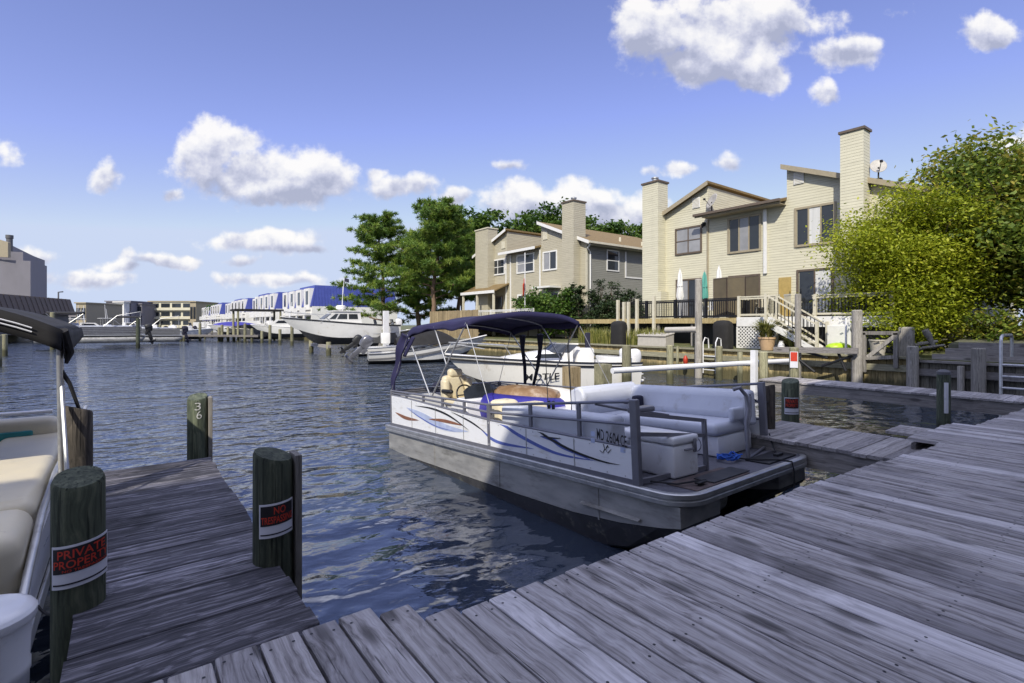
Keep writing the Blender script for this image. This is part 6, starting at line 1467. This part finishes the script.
for lab, px, D, kind, hm, cv, mt, z in SB:
    x, y = at(px, D); an = random.choice((0.05, 3.1, 2.9, .3)); l_ = random.uniform(5.8, 7.6)
    small_boat(lab, (x - l_ / 2 * math.cos(an), y - l_ / 2 * math.sin(an)), (x + l_ / 2 * math.cos(an), y + l_ / 2 * math.sin(an)), z, 2.4, kind, hm, cv, mt)
for px, D in ((160, 78), (181, 72), (184, 72), (200, 70), (205, 80), (219, 68), (222, 68), (228, 68), (234, 68), (245, 66), (252, 66), (262, 64), (270, 62), (280, 60), (292, 56), (240, 80), (212, 88), (176, 92)):
    x, y = at(px, D); post('pale dock pile in the far marina', x, y, -1.5, random.uniform(1.4, 2.6), .17, W_PILG, 'piles of the far marina')
for i, (pa, pb_, D) in enumerate(((170, 262, 70), (150, 230, 90))):
    xa, ya = at(pa, D); xb, yb = at(pb_, D - 4)
    fdk = MB(); fdk.bar((xa, ya, .8), (xb, yb, .8), 1.4, .25); tag(fdk.build('marina_dock', W_FASX), ['nearer plank dock of the far marina', 'farther plank dock of the far marina'][i], 'dock')
lt = thing('covered_lift', 'dark roofed boat lift frame in the far marina', 'boat lift', (*at(257, 70), 0)); x, y = at(257, 70)
MB().box(x - 3, x + 3, y - 2, y + 2, 4.1, 4.35).build('roof', M_BLACKC, lt)
for dx in (-2.6, 2.6):
    for dy in (-1.8, 1.8): MB().lathe((x + dx, y + dy, 0), [(.15, -1), (.14, 4.1)], 10).build('pile', W_PILG, lt, True)

# ---------------------------------------------------------------- far buildings
ORD = ['first', 'second', 'third', 'fourth', 'fifth', 'sixth', 'seventh', 'eighth', 'ninth', 'tenth', 'eleventh', 'twelfth', 'thirteenth', 'fourteenth']
UX = 21.2
for k in range(14):
    ya = 75 + k * 8.4; t = thing('townhouse', 'white townhouse with blue metal mansard, %s in the far row counted from the pines' % ORD[k] if k else 'white townhouse with the broad blue end roof, nearest of the far row', 'house', (UX, ya + 4, 1.2), 'blue roofed townhouses of the far row')
    st_ = .0 if k % 3 else .5
    UX = 21.2 - (0, .0, 1.1, 1.1, 0, 1.4, 1.4, .3, .3, 1.6, 1.6, 0, 1.2, 1.2)[k]
    MB().box(UX, UX + 13, ya, ya + 8.38, 1.2, 4.9).build('wall', M_WHITEW, t)
    rf_ = MB(); rf_.add([(UX - .15, ya, 4.88), (UX + 13.1, ya, 4.88), (UX + 13.1, ya + 8.38, 4.88), (UX - .15, ya + 8.38, 4.88), (UX + .55, ya + .5, 7.75 + st_ * .4), (UX + 12.6, ya + .5, 7.75 + st_ * .4), (UX + 12.6, ya + 8.37, 7.75 + st_ * .4), (UX + .55, ya + 8.37, 7.75 + st_ * .4)], [(0, 1, 5, 4), (1, 2, 6, 5), (2, 3, 7, 6), (3, 0, 4, 7), (4, 5, 6, 7), (0, 1, 2, 3)])
    o = rf_.build('roof', M_ROOFBL, t)
    sm = MB()
    if k == 0:
        for q in range(30): x = UX + .1 + q * .43; sm.bar((x, ya - .02, 4.9), (min(max(x, UX + .6), UX + 12.5), ya + .47, 7.74), .04, .05)
        sm.build('seam', M_ROOFBL, o)
    for yb in (ya + .6, ya + 4.9):
        by = MB(); by.box(UX - .22, UX + 1.0, yb, yb + 2.8, 4.4, 7.5); by_ = by.build('bay', M_WHITEW, t)
        MB().box(UX - .27, UX - .222, yb + .6, yb + 1.7, 5.2, 7.1).build('window', M_GLASS, by_)
        bc = MB(); bc.box(UX - .9, UX - .002, yb - .3, yb + 2.6, 3.6, 3.75); bc.box(UX - .9, UX - .82, yb - .3, yb + 2.6, 3.75, 4.7); bc.build('balcony', M_WHITEW, t)
        MB().box(UX - .05, UX - .003, yb + .3, yb + 2.2, 1.3, 3.4).build('patio_door', M_GLASS, t)
    MB().box(UX - 2.6, UX - 2.5, ya + .1, ya + 8.2, 1.2, 2.9).build('garden_wall', M_WHITEW, t)
def block(label, pxa, pxb, D, z1, m, floors=0, depth=14, name='building', z0=.9, winm=None, trim=None, cat='building', yaw=None):
    """long block seen face-on between two bearings"""
    xa, ya = at(pxa, D); xb, yb = at(pxb, D); ln = math.hypot(xb - xa, yb - ya); an = math.atan2(yb - ya, xb - xa)
    t = thing(name, label, cat, (xa, ya, z0), rot=(0, 0, an))
    MB().box(0, ln, 0, depth, 0, z1 - z0).build('wall', m, t, local=True)
    MB().box(-.3, ln + .3, -.4, depth, z1 - z0 + .002, z1 - z0 + .35).build('roof', trim or m, t, local=True)
    fh = (z1 - z0) / max(1, floors)
    for f in range(floors):
        n = max(2, int(ln / 3.2)); w = MB()
        for k in range(n): w.box(ln * (k + .1) / n, ln * (k + .9) / n, -.06, -.004, fh * f + fh * .35, fh * f + fh * .82)
        w.build('window_band', winm or M_GLASS, t, local=True)
        s = MB(); s.box(0, ln, -.9, -.07, fh * f + fh * .02, fh * f + fh * .26); s.build('balcony_band', m, t, local=True)
    return t
block('long cream three storey building with window bands at the canal end', 149, 193, 185, 10.4, M_CREAMB, 3, trim=M_TRIMT)
block('tan stair tower at the right end of the cream building', 190, 196, 183, 10.2, M_BULKT if 'M_BULKT' in globals() else M_TRIMT, 1)
g = block('grey modern building with a pale square panel far across the water', 106, 131, 175, 10.0, M_GREYB, 2)
xa, ya = at(114, 173); b = MB(); tag(g, None)
pn = block('white square wall panel block in front of the grey modern building', 114, 124, 172, 9.6, M_WHITEW, 0, 2.5, 'building')
block('low grey flat roofed building left of the grey modern one', 98, 107, 178, 8.8, M_GREYB, 2)
block('dark small building between the grey modern one and the cream one', 131, 142, 178, 9.2, M_GREYB, 2)
block('low pale building behind the silver pontoon boat', 82, 100, 190, 8.0, M_GREYB, 2)
block('small brown and orange building right of the long brown roof', 76, 86, 150, 8.4, M_TRIMT, 1, trim=M_TRIMT)
block('white low building right of the cream building', 194, 212, 200, 9.5, M_WHITEW, 2)
block('dark low building behind the white boats at the canal end', 60, 80, 165, 5.5, M_GREYB, 1)
# brown roofed boathouse along the left bank and the tall grey block behind it
(xa, ya), (xb, yb) = at(-30, 56), at(76, 76); BL = math.hypot(xb - xa, yb - ya)
bh = thing('boathouse', 'long low building with a brown metal roof along the left bank', 'building', (xa, ya, 1), rot=(0, 0, math.atan2(yb - ya, xb - xa)))
MB().box(0, BL - .5, .7, 12, 0, 2.8).build('wall', M_GREYD, bh, local=True)
rf_ = MB().prism([(0, 2.7), (.7, 5.0), (13, 5.3), (13, 2.7)], 'X', 0, BL).build('roof', M_BROWNR, bh, local=True)
b = MB()
for k in range(int(BL)): b.bar((k + .4, -.02, 2.72), (k + .4, .68, 5.01), .06, .08)
b.build('seam', M_BROWNR, rf_, local=True)
b = MB(); b.tube([(BL - 3, .7, 5.0), (BL - 3, .7, 5.9), (BL - 2.5, .4, 6.0)], .1, 6); b.build('roof_light', M_GREYD, bh, local=True)
tg = thing('tall_block', 'tall grey stepped building with a chimney pipe at the far left', 'building', (*at(0, 95), 1))
for px1, zt, D, dp in ((12.5, 17.4, 98, 20), (23, 15.6, 94, 14), (30.5, 13.6, 91, 9)):
    xb, yb = at(px1, D); xa, ya = at(-70, D - 6); d = Vector((xb - xa, yb - ya)); d.normalize(); nrm = Vector((-d.y, d.x)) * dp
    MB().prism([(xa, ya), (xb, yb), (xb + nrm.x, yb + nrm.y), (xa + nrm.x, ya + nrm.y)], 'Z', 1, zt).build('wing', M_GREYB, tg)
xa, ya = at(9.5, 95); MB().lathe((xa, ya, 0), [(.5, 10), (.46, 18.2), (.56, 18.3), (.56, 18.9)], 14).build('chimney_pipe', M_GREYD, tg, True)
xa, ya = at(-60, 86); xb, yb = at(8, 89); b = MB(); b.prism([(xa, 15.2), (xb, 15.2), (xb, 16.4), (xa, 18.4)], 'Y', 0, .3)
b = MB(); b.add([(xa, ya, 14), (xb, yb, 14), (xb, yb, 16.6), (xa, ya, 19.6), (xa + .3, ya + .4, 14), (xb + .3, yb + .4, 14), (xb + .3, yb + .4, 16.6), (xa + .3, ya + .4, 19.6)], [(0, 1, 2, 3), (4, 5, 6, 7), (0, 1, 5, 4), (1, 2, 6, 5), (2, 3, 7, 6), (3, 0, 4, 7)]); b.build('gable', M_TRIMT, tg)
# two far palms
for i, (px, D) in enumerate(((212, 150), (222, 146))):
    x, y = at(px, D); t = thing('palm_tree', ['left of two far palms before the white townhouses', 'right of two far palms before the white townhouses'][i], 'palm', (x, y, 1)); MB().tube([(x, y, 1), (x + .2, y, 4), (x, y, 7.2)], [.3, .22, .2], 8).build('trunk', M_PBARK, t, True)
    V = []; 
    for k in range(26):
        a = k * 2.4; el = random.uniform(-.3, .9); d = np.array([math.cos(a) * math.cos(el), math.sin(a) * math.cos(el), math.sin(el)]); sd = np.array([-math.sin(a), math.cos(a), 0])
        p0 = np.array([0, 0, 6.2]); p1 = p0 + d * 1.3; p2 = p1 + d * .9 + np.array([0, 0, -.9])
        V += [p0 - sd * .1, p0 + sd * .1, p1 + sd * .3, p1 - sd * .3, p1 - sd * .3, p1 + sd * .3, p2 + sd * .05, p2 - sd * .05]
    fast_mesh('fronds', np.array(V), 4, RNG.random(len(V) // 4), L_DECI, t)
# hazy tree line closing the horizon
tl = []
for k in range(260):
    px = RNG.uniform(-80, 330); D = RNG.uniform(230, 300); x, y = at(px, D); tl.append((x, y, RNG.uniform(1, 6.5)))
C = np.array(tl); N = len(C) * 40; LL = np.repeat(C, 40, 0) + RNG.normal(size=(N, 3)) * np.array([3, 3, 1.3])
tag(fast_mesh('tree_line', leaves_at(LL, np.full(N, .9)), 4, RNG.random(N), L_DECI), 'low dark far tree line along the horizon', 'tree line', None, 'stuff')
# parked things and clutter beneath the pines
for i, (px, py, X, m, lab) in enumerate(((392, 330, 19.0, M_GEL, 'white boat stern under the pines'), (410, 327, 19.0, M_GREYD, 'dark boat hull under the pines'))):
    q = on_X(px, py, X); small_boat(lab, (X - 3, q[1] + 1.5), (X + 1.2, q[1] + 1), .6, 2.2, 'console', m, None, M_WHITEP if i else None, 'boats under the pines')
